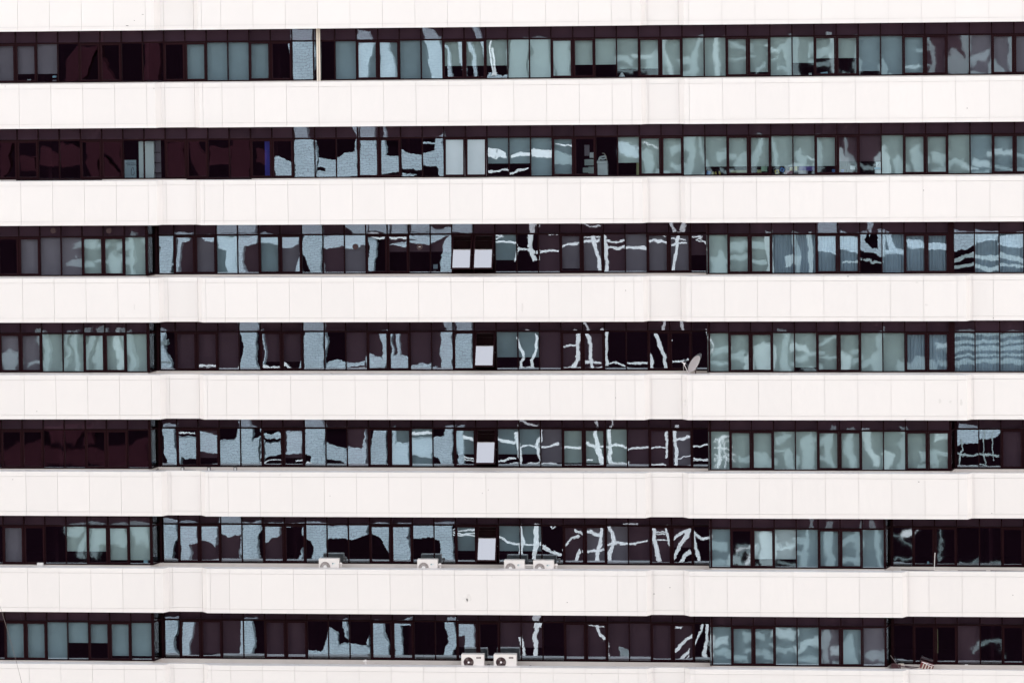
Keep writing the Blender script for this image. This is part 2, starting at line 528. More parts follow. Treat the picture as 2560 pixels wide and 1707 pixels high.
def make_bay(n, k, x0, x1, yp, kind, opened=0):
    zt = -STOREY * n
    wd = x1 - x0
    GL = 'glass' if (n == 2 and x0 > 19) or (n == 3 and x0 > 26) or (n == 4 and x0 > 26) else 'glass_s' if x0 > 17.7 or (n == 0 and x0 > 11) or (n == 1 and x0 > 13) or x0 < -3.0 and n > 1 else 'glass'
    nm = 'casement_window' if kind == 'O' else 'fixed_window'
    win = ob(nm, frame_mesh(wd, kind), office, (x0, yp, zt))
    h = .022
    if kind == 'O':
        hz = ZBAR - .032
        H = hz - (ZB + .047)
        a = math.radians(opened)
        s = ob('sash', sash_mesh(wd), win, (0, 0, hz), (-a, 0, 0))
        e = .080
        ob('glass_pane', plane_mesh('glass_pane', e, wd - e, -H + .05, -.05, -.026, 'glass_o' if opened > 15 else GL), win, (0, 0, hz), (-a, 0, 0))
        if opened > 5:
            bm = bmesh.new()
            dy = -math.sin(a) * H * .55; dz = -math.cos(a) * H * .55
            for xx in (.035, wd - .035):
                cyl(bm, (xx, .0, hz + dz * 1.15), (xx, dy, hz + dz), .009, 6)
            ob('stay_arm', me_from(bm, 'stay_arm', 'metal'), win)
    else:
        ob('glass_pane', plane_mesh('glass_pane', h, wd - h, ZB + .045, ZBAR - .03, .01, GL), win)
    ob('transom_pane', plane_mesh('transom_pane', h, wd - h, ZBAR + .03, ZT - .04, .01, 'glass_t'), win)
    ob('transom_backing', plane_mesh('transom_backing', 0, wd, ZBAR + .0, ZT, .16, 'transomback'), win)
    i = k + 11
    code = BLT[n][i] if 0 <= i < len(BLT[n]) else 'D'
    if code != 'D':
        ob('blind', blind_mesh(wd, int(code[1]), code[0], kind), win)
    return win

for n in range(NB):
    for (k, x0, x1, yp, kind) in bays(n):
        make_bay(n, k, x0, x1, yp, kind, OPEN.get((n, k), 0))
    # corner glass and posts where the window line steps back
    zt = -STOREY * n
    def corner(xa, xb):
        bm = bmesh.new()
        for (x, y) in ((xa, SH), (xb, DP)):
            bx(bm, x - .035, x + .045, y - .02, y + .07, zt + ZB, zt + ZT)
        dx, dy = xb - xa, DP - SH
        for za, zb in ((ZB, ZB + .05), (ZBAR - .03, ZBAR + .03)):
            prism(bm, [(xa + .046, SH + .0), (xb - .036, DP + .0), (xb - .036, DP + .05), (xa + .046, SH + .05)], zt + za, zt + zb)
        p = ob('corner_window', me_from(bm, 'corner_window', 'frame'), office)
        bm = bmesh.new()
        bm.faces.new([bm.verts.new(v) for v in ((xa + .03, SH + .02, zt + ZB), (xb - .03, DP + .02, zt + ZB), (xb - .03, DP + .02, zt + ZT), (xa + .03, SH + .02, zt + ZT))])
        ob('glass_pane', me_from(bm, 'glass_pane', 'glass_t'), p)
    if n >= 2:
        corner(-3.03, -2.78)
        bm = bmesh.new(); bx(bm, 17.785, 17.85, SH - .02, DP + .08, zt + ZB, zt + ZT)
        ob('corner_post', me_from(bm, 'corner_post', 'frame'), office)
    if n in (2, 3):
        bm = bmesh.new(); bx(bm, 26.54, 26.715, SH - .03, SH + .08, zt + ZB, zt + ZT)
        ob('corner_post', me_from(bm, 'corner_post', 'frame'), office)
    if n == 4: corner(26.56, 26.76)
    if n >= 5: corner(24.15, 24.40)

# dark sill covers under two runs of casements in the second ribbon
for a_, b_ in ((40, 254), (466, 628)):
    pa, pb = at(a_, 448, SH - .12), at(b_, 448, SH - .12)
    bm = bmesh.new(); bx(bm, pa.x, pb.x, SH - .12, SH - .03, -5.62, -5.50, bev=.006)
    ob('sill_cover', me_from(bm, 'sill_cover', 'frame'), office)

# cream divider pipe in the top ribbon
bm = bmesh.new()
bx(bm, 3.47, 3.53, .44, .53, -1.95, .12); bx(bm, 3.545, 3.60, .46, .53, -1.95, .12)
ob('divider_post', me_from(bm, 'divider_post', 'cream'), office)

# stains and chips on the cladding
def stain(px, py, w, h, m_='stain', ragged=.45, seed=0):
    p = at(px, py, 0)
    rr = random.Random(int(px * 7 + py))
    bm = bmesh.new()
    N = 14 if m_ == 'stain' else 8
    sx, sz = w / 67.9 / 2, h / 67.9 / 2
    pts = []
    for i in range(N):
        t = 2 * math.pi * i / N
        q = 1 - ragged * rr.random()
        pts.append((p.x + sx * q * math.cos(t), p.z + sz * q * math.sin(t)))
    s = min(7, max(0, round(-p.z / 3.6 + .2)))
    y = yat(front_line(s), p.x)
    prism(bm, pts, y - .004, y - .0015, 'y')
    ob('stain' if m_ == 'stain' else 'chip', me_from(bm, 'stain', m_), office)
for a in ((1172, 1494, 18, 24), (1167, 1500, 8, 12), (1716, 1006, 14, 22), (1717, 944, 14, 9), (2350, 1002, 9, 15), (2376, 1004, 9, 7), (2403, 1006, 7, 20),
          (1306, 770, 6, 30), (336, 768, 3, 22), (1230, 1441, 5, 6), (2316, 762, 12, 6), (2292, 706, 10, 6), (1479, 1684, 5, 4)):
    stain(*a)
for a in ((2418, 271, 3, 3), (2309, 476, 3, 3), (1564, 726, 2.5, 2.5), (92, 1028, 2.5, 2.5), (32, 1198, 2.2, 2.2), (825, 1239, 2, 2), (1206, 1232, 2, 2), (1221, 1224, 2, 2),
          (1539, 994, 2, 3), (2297, 1204, 3.5, 3), (1634, 1487, 4, 3), (1674, 1471, 3.5, 2.5), (1418, 1505, 3, 2.5), (2533, 1490, 2.8, 2.8), (385, 221.5, 4, 1.6), (357, 37, 7, 1.4),
          (318, 65, 9, 2), (336, 52, 3, 2), (2480, 1285, 2.5, 2.5), (2263, 1049, 4, 3), (2484, 797, 2.5, 3), (13, 216, 1.5, 3), (2120, 691, 5, 2), (700, 1186, 2, 2)):
    stain(*a, m_='speck', ragged=.3)

# ------------------------------------------------------------------ building opposite, its pieces shaped for the reflections in the glass
YO = -133.0
opp = ob('opposite_building', None)
tag(opp, 'sunlit pale concrete frame building opposite, seen only mirrored in the window glass', 'building')
bm = bmesh.new(); bx(bm, -80, 80, -180, YO - 4, -75, 13)
ob('dark_body', me_from(bm, 'dark_body', 'oppdark'), opp)  # unseen body, shade of the openings put into its colour
bm = bmesh.new(); bx(bm, -78, 78, YO - 4, YO - 2.5, 4.5, 14)
ob('grey_reflection_wall', me_from(bm, 'grey_reflection_wall', 'concsoft'), opp)  # added grey wall, mirrored only by slightly tilted sashes

def mirror(px, py, n):
    deep = n >= 2 and 385 < px < 1770
    g_ = DP if deep else SH
    p = at(px, py, 2 * g_ - YO)
    return (p.x, p.z)
cnt = [0]
def rp(n, pts, tone='conc', nm='column'):  # outline shaped so its mirror image fills a patch of glass
    bm = bmesh.new()
    q = [mirror(pts[i], pts[i + 1], n) for i in range(0, len(pts), 2)]
    cnt[0] += 1
    y1 = YO - .002 * (cnt[0] % 40)
    prism(bm, q, y1 - .9, y1, 'y')
    ob(nm, me_from(bm, nm, tone), opp)
def rl(n, pts, wd, tone='steelwhite', nm='reflection_bar'):
    """a run of straight bars, shaped for their mirror image in the panes"""
    q = [Vector(mirror(pts[i], pts[i + 1], n)) for i in range(0, len(pts), 2)]
    bm = bmesh.new()
    h = wd / 33.6 / 2
    cnt[0] += 1
    y1 = YO + .02 + .003 * (cnt[0] % 40)
    for a, b in zip(q, q[1:]):
        d = (b - a).normalized(); t = Vector((-d.y, d.x)) * h
        prism(bm, [tuple(a - t), tuple(b - t), tuple(b + t), tuple(a + t)], y1 - .25, y1, 'y')
    ob(nm, me_from(bm, nm, tone), opp)
W = 'conc'
# ribbon 1
for p in ([731, 70, 784, 70, 784, 206, 731, 206],
          [896, 76, 920, 76, 935, 112, 925, 150, 920, 203, 892, 203], [950, 108, 967, 110, 985, 150, 996, 198, 948, 198],
          [1055, 70, 1080, 70, 1104, 100, 1106, 203, 1078, 203, 1073, 150],
          [1110, 105, 1118, 150, 1122, 200, 1132, 200, 1126, 150, 1116, 105], [1146, 104, 1156, 104, 1158, 198, 1150, 150],
          [1167, 108, 1174, 150, 1180, 198, 1192, 198, 1184, 150, 1172, 108], [1198, 104, 1206, 104, 1209, 150, 1204, 145],
          [1218, 185, 1250, 196, 1268, 188, 1268, 204, 1218, 204], [1180, 70, 1192, 70, 1199, 100, 1188, 100]):
    rp(0, p)
rl(0, [1228, 104, 1225, 150, 1228, 196], 5); rl(0, [1234, 124, 1233, 196], 6)
for p in ([1270, 100, 1322, 100, 1322, 204, 1270, 204], [1326, 98, 1376, 98, 1376, 204, 1326, 204], [1382, 98, 1430, 98, 1430, 204, 1382, 204]):
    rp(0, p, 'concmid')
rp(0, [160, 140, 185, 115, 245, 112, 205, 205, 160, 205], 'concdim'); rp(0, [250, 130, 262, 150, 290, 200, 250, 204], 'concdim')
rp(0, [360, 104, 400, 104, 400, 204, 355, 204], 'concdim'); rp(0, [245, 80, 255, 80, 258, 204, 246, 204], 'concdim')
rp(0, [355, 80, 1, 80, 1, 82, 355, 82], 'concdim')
# ribbon 2
for p in ([737, 312, 770, 312, 768, 350, 785, 358, 787, 446, 737, 446], [790, 394, 842, 398, 862, 388, 888, 380, 892, 340, 880, 312, 893, 312, 893, 446, 790, 446, 790, 430, 812, 430, 812, 420, 790, 420],
          [899, 312, 936, 312, 945, 446, 899, 446], [953, 312, 966, 350, 970, 390, 999, 392, 999, 436, 953, 440],
          [1004, 380, 1056, 384, 1090, 376, 1098, 345, 1108, 330, 1110, 446, 1096, 446, 1088, 413, 1056, 413, 1040, 420, 1004, 416],
          [686, 393, 730, 406, 730, 446, 686, 446], [1005, 428, 1035, 434, 1005, 440]):
    rp(1, p)
for p in ([1060, 355, 1103, 355, 1103, 360, 1060, 360],): rp(1, p, W, 'beam')
for p in ([0, 355, 33, 355, 22, 420, 0, 446], [47, 386, 88, 396, 88, 430, 50, 428], [97, 368, 147, 386, 147, 419, 97, 417], [148, 352, 165, 360, 200, 372, 200, 411, 150, 423], [212, 352, 248, 352, 248, 446, 226, 446],
          [258, 352, 303, 352, 303, 425, 280, 400, 258, 385], [258, 395, 300, 435, 300, 446, 258, 446], [416, 352, 462, 352, 462, 446, 416, 446], [470, 355, 490, 365, 516, 388, 516, 446, 500, 446, 474, 410],
          [522, 370, 575, 370, 575, 410, 522, 410], [576, 350, 624, 350, 624, 446, 576, 446], [640, 375, 662, 380, 662, 412, 640, 410]):
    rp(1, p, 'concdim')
rl(1, [1221, 380, 1245, 388, 1268, 388], 16); rl(1, [1272, 392, 1296, 384, 1326, 386], 8); rl(1, [1328, 384, 1380, 382], 16); rl(1, [1221, 424, 1270, 426], 5); rl(1, [1274, 430, 1322, 426], 5)
rl(1, [1385, 362, 1430, 366], 3); rp(1, [1382, 378, 1432, 390, 1432, 410, 1382, 404], 'concmid', 'beam')
rp(1, [1546, 368, 1598, 368, 1598, 392, 1546, 392], W, 'beam'); rl(1, [1608, 356, 1650, 366], 3)
# ribbon 3
for p in ([394, 588, 434, 588, 432, 660, 425, 690, 397, 690], [440, 590, 476, 590, 476, 596, 450, 606, 452, 690, 440, 690], [495, 590, 538, 590, 538, 606, 515, 603, 505, 597],
          [543, 588, 594, 588, 594, 690, 570, 690, 567, 620, 543, 618], [595, 588, 642, 588, 642, 610, 607, 614, 612, 650, 618, 690, 595, 690],
          [651, 590, 698, 590, 698, 610, 675, 604, 651, 602], [704, 590, 751, 590, 751, 610, 730, 618, 704, 620], [751, 632, 744, 655, 738, 690, 752, 690],
          [757, 556, 808, 556, 808, 690, 780, 690, 768, 650, 757, 630], [809, 590, 862, 588, 862, 619, 835, 622, 809, 617], [863, 588, 915, 588, 915, 612, 890, 619, 863, 618],
          [862, 556, 915, 556, 915, 588, 890, 585], [920, 590, 936, 590, 939, 610, 938, 640, 935, 690, 920, 690], [975, 611, 1020, 604, 1020, 615, 998, 614],
          [1025, 588, 1076, 588, 1076, 613, 1050, 609, 1025, 607, 1025, 602, 1050, 600, 1025, 597], [1076, 588, 1118, 588, 1100, 604, 1076, 609], [1110, 615, 1118, 595, 1128, 585, 1128, 690, 1092, 690, 1096, 640],
          [920, 556, 968, 556, 968, 586, 920, 586], [975, 556, 1020, 556, 1020, 586, 975, 586], [1030, 563, 1126, 572, 1126, 586, 1026, 586], [543, 556, 640, 556, 640, 586, 543, 586], [1130, 556, 1178, 556, 1178, 586, 1130, 586]):
    rp(2, p)
rl(2, [920, 593, 966, 593], 4); rl(2, [975, 593, 1020, 594], 5)
for pts, wd in (([1237, 600, 1256, 596, 1237, 590], 3), ([1237, 607, 1262, 610, 1290, 612], 4), ([1290, 621, 1330, 628, 1342, 629], 4), ([1345, 630, 1395, 631], 5), ([1325, 556, 1327, 590, 1327, 620, 1341, 650], 12), ([1292, 622, 1292, 655], 4),
                ([1342, 588, 1370, 592, 1392, 588], 3), ([1345, 572, 1356, 566, 1345, 562], 2), ([1403, 617, 1425, 612, 1448, 610], 6), ([1457, 594, 1502, 595], 2), ([1457, 607, 1502, 604], 6), ([1488, 586, 1490, 630, 1494, 685], 9), ([1513, 585, 1513, 630, 1516, 690], 9),
                ([1515, 597, 1560, 594], 4), ([1515, 612, 1560, 612], 7), ([1561, 616, 1614, 618], 7), ([1621, 595, 1665, 595], 2), ([1621, 613, 1645, 608, 1666, 608], 5), ([1676, 602, 1720, 602], 3), ([1676, 617, 1722, 610], 4), ([1698, 586, 1690, 630, 1684, 685], 9), ([1716, 556, 1704, 586], 9),
                ([1678, 556, 1688, 586], 6), ([1728, 590, 1756, 594, 1738, 603, 1768, 616], 3), ([1744, 590, 1768, 640], 2), ([1452, 560, 1500, 566], 3)):
    rl(2, pts, wd)
# ribbon 4
for p in ([396, 826, 406, 830, 412, 860, 425, 900, 420, 930, 398, 930], [598, 800, 637, 826, 633, 860, 636, 890, 645, 930, 598, 930], [592, 800, 642, 800, 642, 826, 596, 826], [758, 800, 812, 800, 810, 890, 806, 900, 812, 930, 758, 930],
          [812, 906, 832, 903, 862, 914, 862, 930, 812, 930], [865, 905, 916, 905, 916, 912, 865, 912], [945, 828, 968, 828, 968, 930, 960, 890], [922, 890, 968, 900, 968, 915, 945, 912, 968, 920, 968, 930, 922, 930],
          [990, 828, 999, 828, 998, 892, 1022, 892, 1022, 930, 976, 930, 976, 892, 990, 892], [1027, 915, 1050, 905, 1078, 910, 1078, 930, 1027, 930], [1078, 915, 1095, 920, 1095, 930, 1078, 930],
          [1108, 826, 1130, 820, 1130, 930, 1110, 930, 1104, 890], [1136, 828, 1170, 828, 1178, 870, 1182, 930, 1134, 930], [1136, 800, 1180, 800, 1180, 828, 1140, 828], [1105, 800, 1128, 800, 1128, 828, 1118, 826],
          [638, 905, 645, 920, 648, 930, 638, 930], [655, 826, 659, 826, 658, 930, 655, 930], [976, 828, 981, 828, 981, 892, 976, 892]):
    rp(3, p)
for pts, wd in (([656, 912, 700, 914], 6), ([656, 921, 700, 921], 5), ([708, 905, 718, 914, 736, 924], 6), ([488, 920, 540, 921], 2), ([865, 921, 916, 921], 3), ([497, 912, 520, 915, 540, 921], 4), ([548, 921, 596, 920], 3),
                ([1293, 840, 1299, 870, 1309, 895, 1308, 925], 8), ([1346, 838, 1340, 870, 1333, 890, 1333, 925], 7), ([1447, 828, 1442, 870, 1433, 925], 10), ([1405, 874, 1446, 866], 5), ([1466, 828, 1478, 870, 1486, 925], 9), ([1460, 901, 1504, 905], 3), ([1460, 906, 1504, 902], 3),
                ([1512, 826, 1514, 850, 1520, 870, 1515, 915], 8), ([1514, 913, 1537, 905, 1562, 913], 4), ([1564, 907, 1618, 906], 4), ([1512, 922, 1618, 922], 3), ([1637, 828, 1650, 870, 1666, 925], 9), ([1624, 880, 1630, 925], 8), ([1679, 906, 1722, 897], 5),
                ([1679, 835, 1684, 848], 8), ([1662, 800, 1652, 828], 7), ([1704, 800, 1706, 828], 6), ([1464, 806, 1476, 828], 5), ([1764, 828, 1772, 880], 3), ([1410, 921, 1450, 921], 2), ([1460, 917, 1504, 917], 2), ([1290, 921, 1346, 921], 2), ([1310, 824, 1328, 824], 4)):
    rl(3, pts, wd)
# ribbon 5
for p in ([0, 1130, 30, 1118, 62, 1112, 110, 1112, 160, 1122, 210, 1122, 262, 1120, 310, 1116, 371, 1098, 371, 1180, 200, 1160, 130, 1152, 62, 1165, 0, 1175], [112, 1066, 200, 1066, 180, 1110, 120, 1100], [203, 1066, 222, 1066, 228, 1110, 205, 1115]):
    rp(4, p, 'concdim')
for p in ([405, 1066, 438, 1066, 438, 1176, 418, 1176, 404, 1130], [445, 1096, 489, 1098, 489, 1149, 450, 1136, 449, 1176, 444, 1176], [495, 1078, 520, 1088, 541, 1096, 541, 1135, 495, 1128],
          [547, 1102, 592, 1104, 594, 1066, 598, 1066, 598, 1176, 547, 1166], [598, 1040, 620, 1040, 625, 1066, 637, 1070, 634, 1100, 652, 1098, 652, 1166, 598, 1176], [656, 1078, 700, 1078, 700, 1088, 656, 1088], [656, 1100, 700, 1096, 700, 1135, 656, 1140],
          [709, 1076, 754, 1084, 754, 1131, 709, 1129], [758, 1040, 805, 1040, 811, 1070, 811, 1176, 778, 1176, 775, 1143, 758, 1135], [812, 1110, 865, 1120, 865, 1156, 850, 1150, 812, 1145], [866, 1122, 908, 1130, 915, 1080, 918, 1176, 866, 1176],
          [930, 1070, 968, 1070, 968, 1176, 924, 1176, 924, 1118, 931, 1116], [977, 1070, 985, 1070, 984, 1112, 1022, 1110, 1022, 1176, 977, 1176], [1027, 1096, 1078, 1096, 1078, 1148, 1027, 1147],
          [1080, 1094, 1108, 1090, 1108, 1066, 1132, 1066, 1132, 1176, 1110, 1176, 1100, 1147, 1080, 1145], [1138, 1070, 1154, 1070, 1154, 1176, 1140, 1176]):
    rp(4, p)
for pts, wd in (([445, 1084, 485, 1085], 3), ([656, 1151, 700, 1151], 2), ([1027, 1081, 1078, 1081], 5), ([1155, 1092, 1184, 1098], 7), ([1155, 1145, 1184, 1143], 3), ([1155, 1152, 1184, 1150], 3), ([735, 1152, 756, 1153], 4), ([765, 1155, 778, 1156], 3),
                ([1243, 1098, 1262, 1109, 1294, 1112], 5), ([1296, 1114, 1345, 1119], 3), ([1349, 1116, 1378, 1112, 1402, 1106], 5), ([1295, 1090, 1302, 1130, 1299, 1176], 9), ([1348, 1078, 1343, 1115, 1349, 1160], 7), ([1408, 1117, 1454, 1117], 5), ([1462, 1107, 1480, 1113, 1508, 1115], 4),
                ([1485, 1070, 1495, 1110, 1508, 1170], 10), ([1521, 1066, 1528, 1115, 1521, 1170], 9), ([1514, 1120, 1540, 1116, 1567, 1119], 5), ([1567, 1122, 1620, 1121], 4), ([1625, 1118, 1645, 1114, 1670, 1116], 4), ([1669, 1080, 1665, 1110, 1670, 1145], 6), ([1691, 1070, 1689, 1110, 1690, 1170], 9),
                ([1680, 1102, 1705, 1097, 1725, 1094], 5), ([1680, 1147, 1725, 1147], 2), ([1731, 1114, 1745, 1110, 1774, 1110], 4), ([1731, 1149, 1774, 1151], 3), ([1731, 1154, 1774, 1149], 2), ([1626, 1162, 1650, 1159, 1670, 1162], 4), ([1525, 1163, 1550, 1157, 1568, 1158], 5),
                ([1463, 1145, 1478, 1145], 4), ([1295, 1064, 1308, 1061, 1325, 1066, 1346, 1065], 4), ([1486, 1050, 1488, 1066], 5), ([1524, 1050, 1528, 1066], 4), ([1240, 1150, 1290, 1150], 4), ([1240, 1162, 1345, 1162], 2), ([1350, 1162, 1400, 1162], 2)):
    rl(4, pts, wd)
# ribbon 6
for p in ([168, 1312, 215, 1312, 215, 1330, 195, 1334, 170, 1343], [190, 1385, 194, 1360, 205, 1343, 216, 1335, 216, 1400, 190, 1400], [222, 1312, 264, 1312, 264, 1358, 240, 1362, 240, 1400, 222, 1400], [274, 1312, 316, 1312, 316, 1361, 274, 1364], [322, 1312, 372, 1312, 372, 1372, 350, 1362, 335, 1355, 322, 1338]):
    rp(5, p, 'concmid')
for p in ([405, 1308, 440, 1308, 440, 1345, 430, 1375, 425, 1410, 405, 1410], [446, 1312, 490, 1312, 490, 1355, 467, 1355, 475, 1380, 480, 1410, 446, 1410], [499, 1312, 543, 1312, 543, 1365, 525, 1350, 499, 1346],
          [548, 1284, 600, 1284, 600, 1342, 575, 1345, 552, 1338, 548, 1330], [602, 1308, 642, 1308, 652, 1325, 640, 1340, 636, 1370, 650, 1410, 628, 1410, 602, 1388], [600, 1365, 598, 1400, 590, 1410, 600, 1410], [658, 1312, 703, 1312, 703, 1342, 680, 1346, 658, 1354],
          [762, 1308, 813, 1308, 813, 1410, 780, 1410, 786, 1370, 780, 1348, 762, 1343], [814, 1314, 867, 1314, 867, 1347, 814, 1347], [868, 1314, 920, 1314, 920, 1346, 868, 1346], [925, 1312, 970, 1312, 970, 1378, 955, 1350, 945, 1340, 925, 1330],
          [978, 1312, 1023, 1312, 1023, 1410, 978, 1410], [1030, 1314, 1081, 1314, 1081, 1346, 1030, 1346], [1082, 1308, 1135, 1308, 1135, 1410, 1103, 1410, 1102, 1346, 1082, 1346], [752, 1370, 754, 1410, 746, 1410], [712, 1312, 756, 1312, 735, 1318, 712, 1318]):
    rp(5, p)
for pts, wd in (([1140, 1323, 1186, 1323], 2), ([1140, 1330, 1160, 1334, 1186, 1330], 3), ([1140, 1337, 1165, 1334, 1186, 1338], 3), ([1243, 1344, 1268, 1356, 1300, 1362], 5), ([1302, 1360, 1345, 1358], 4), ([1346, 1358, 1380, 1372, 1405, 1382], 7), ([1299, 1308, 1306, 1350, 1301, 1392], 9), ([1342, 1308, 1338, 1360, 1338, 1410], 12),
                ([1410, 1370, 1430, 1350, 1454, 1338], 5), ([1442, 1328, 1470, 1334, 1498, 1338], 5), ([1455, 1376, 1447, 1390, 1438, 1410], 8), ([1503, 1315, 1500, 1355, 1488, 1410], 10), ([1463, 1380, 1485, 1374, 1510, 1370], 6), ([1514, 1366, 1545, 1362, 1568, 1357], 5), ([1568, 1358, 1600, 1350, 1622, 1348], 4),
                ([1524, 1312, 1530, 1335, 1528, 1370, 1524, 1410], 10), ([1633, 1315, 1637, 1360, 1644, 1410], 9), ([1667, 1315, 1672, 1368], 6), ([1627, 1345, 1650, 1348, 1672, 1349], 3), ([1640, 1326, 1668, 1326], 2), ([1640, 1331, 1668, 1331], 2), ([1727, 1320, 1705, 1360, 1684, 1400], 9), ([1684, 1350, 1705, 1335, 1727, 1326], 6),
                ([1728, 1376, 1715, 1390, 1702, 1412], 8), ([1733, 1328, 1740, 1365, 1749, 1412], 8), ([1735, 1334, 1755, 1342, 1776, 1346], 6), ([1838, 1383, 1860, 1372, 1884, 1362], 4), ([1861, 1414, 1872, 1395, 1882, 1378], 7), ([1370, 1312, 1380, 1316, 1388, 1312], 3), ([1560, 1306, 1600, 1308], 4)):
    rl(5, pts, wd)
# ribbon 7
for p in ([409, 1548, 441, 1548, 436, 1600, 443, 1650, 418, 1650, 409, 1610], [454, 1552, 485, 1552, 477, 1600, 475, 1650, 454, 1650], [604, 1548, 632, 1548, 632, 1650, 596, 1650, 606, 1610], [766, 1624, 780, 1626, 800, 1630, 812, 1615, 818, 1565, 835, 1574, 843, 1585, 842, 1614, 870, 1609, 900, 1616, 922, 1620, 922, 1650, 766, 1650],
          [856, 1550, 866, 1550, 865, 1597, 861, 1590], [914, 1600, 922, 1586, 922, 1612, 916, 1612], [928, 1554, 953, 1556, 972, 1600, 973, 1650, 928, 1650], [983, 1554, 1026, 1554, 1026, 1563, 1003, 1563, 1003, 1650, 983, 1650], [1114, 1550, 1137, 1550, 1137, 1600, 1126, 1625, 1126, 1650, 1110, 1650, 1112, 1600],
          [1142, 1556, 1187, 1556, 1187, 1650, 1158, 1650, 1163, 1590, 1142, 1589]):
    rp(6, p)
rp(6, [1545, 1618, 1560, 1622, 1572, 1630, 1572, 1650, 1545, 1650], 'concmid')
for pts, wd in (([1302, 1588, 1306, 1615, 1314, 1650], 7), ([1342, 1535, 1340, 1560], 16), ([1341, 1552, 1337, 1590, 1341, 1650], 10), ([1492, 1558, 1500, 1580, 1513, 1598], 7), ([1519, 1600, 1524, 1650], 6), ([1730, 1590, 1710, 1604, 1686, 1620], 8), ([1730, 1624, 1715, 1634, 1698, 1652], 8), ([1730, 1634, 1712, 1652], 3),
                ([1752, 1558, 1745, 1590, 1737, 1615], 5), ([1763, 1558, 1771, 1600, 1765, 1650], 8), ([1684, 1566, 1698, 1564], 3), ([1468, 1562, 1512, 1563], 2)):
    rl(6, pts, wd)
# ribbon 3 right: pale shapes and bars added for the reflections in these panes
for p in ([2045, 560, 2094, 560, 2094, 634, 2045, 630], [2100, 580, 2146, 600, 2146, 640, 2120, 632, 2100, 622], [2150, 580, 2168, 580, 2166, 612, 2180, 630, 2196, 628, 2196, 580, 2206, 580, 2206, 642, 2150, 636], [2205, 628, 2260, 626, 2260, 636, 2205, 636], [2208, 585, 2222, 590, 2232, 626, 2215, 628],
          [2262, 606, 2300, 606, 2312, 622, 2262, 622], [2315, 608, 2370, 614, 2370, 626, 2315, 626], [2376, 580, 2440, 580, 2438, 615, 2400, 622, 2378, 632], [2440, 580, 2500, 580, 2498, 598, 2440, 600], [2500, 590, 2560, 580, 2600, 590, 2600, 620, 2540, 615, 2500, 612], [2168, 556, 2186, 556, 2180, 580, 2176, 600]):
    rp(2, p, W, 'reflection_patch')
for pts, wd in (([2376, 660, 2410, 640, 2440, 634], 9), ([2376, 678, 2410, 664, 2440, 656], 8), ([2440, 640, 2500, 646], 12), ([2440, 668, 2500, 670], 12), ([2500, 640, 2560, 652], 14), ([2500, 668, 2600, 664], 7), ([2100, 658, 2146, 652], 4), ([2150, 652, 2206, 654], 3)):
    rl(2, pts, wd, 'concsoft', 'ledge')  # added bars, mirrored as pale stripes low in the panes
for p in ([2395, 1070, 2446, 1070, 2446, 1114, 2420, 1120, 2395, 1124], [2446, 1080, 2502, 1078, 2502, 1096, 2446, 1104]):
    rp(4, p, W, 'reflection_patch')
rl(4, [2386, 1146, 2420, 1140, 2446, 1138, 2500, 1140], 3, 'concsoft'); rl(4, [2398, 1165, 2500, 1167], 3, 'concsoft'); rl(4, [2408, 1110, 2406, 1160], 3, 'concsoft'); rl(4, [2462, 1080, 2458, 1165], 3, 'concsoft'); rl(4, [2484, 1080, 2485, 1150], 3, 'concsoft')
rl(5, [2240, 1335, 2262, 1345, 2285, 1395], 3, 'concmid'); rl(5, [2222, 1409, 2284, 1410], 3, 'concmid'); rl(5, [2348, 1325, 2348, 1405], 4, 'concmid'); rl(5, [2398, 1413, 2500, 1415], 3, 'concmid')
rl(5, [2262, 1340, 2284, 1338], 10); rl(6, [2440, 1612, 2500, 1612, 2520, 1640], 4, 'concmid'); rl(6, [2430, 1640, 2445, 1612], 5, 'concmid')
rl(4, [1800, 1165, 1806, 1110, 1812, 1078], 6); rl(4, [1790, 1165, 1830, 1085], 2); rl(4, [1790, 1110, 1830, 1120], 2); rl(4, [1790, 1095, 1830, 1080], 2); rl(4, [1792, 1140, 1832, 1135], 2); rl(4, [1815, 1078, 1822, 1165], 3); rl(4, [1790, 1128, 1832, 1150], 2)
for yy, wd in ((836, 9), (856, 8), (872, 10), (889, 6), (905, 11)):
    rl(3, [2376, yy + 4, 2420, yy - 3, 2470, yy + 5, 2520, yy - 2, 2590, yy + 3], wd, 'concmid', 'ledge')  # wavy bars added as mirrored stripes for ribbon four
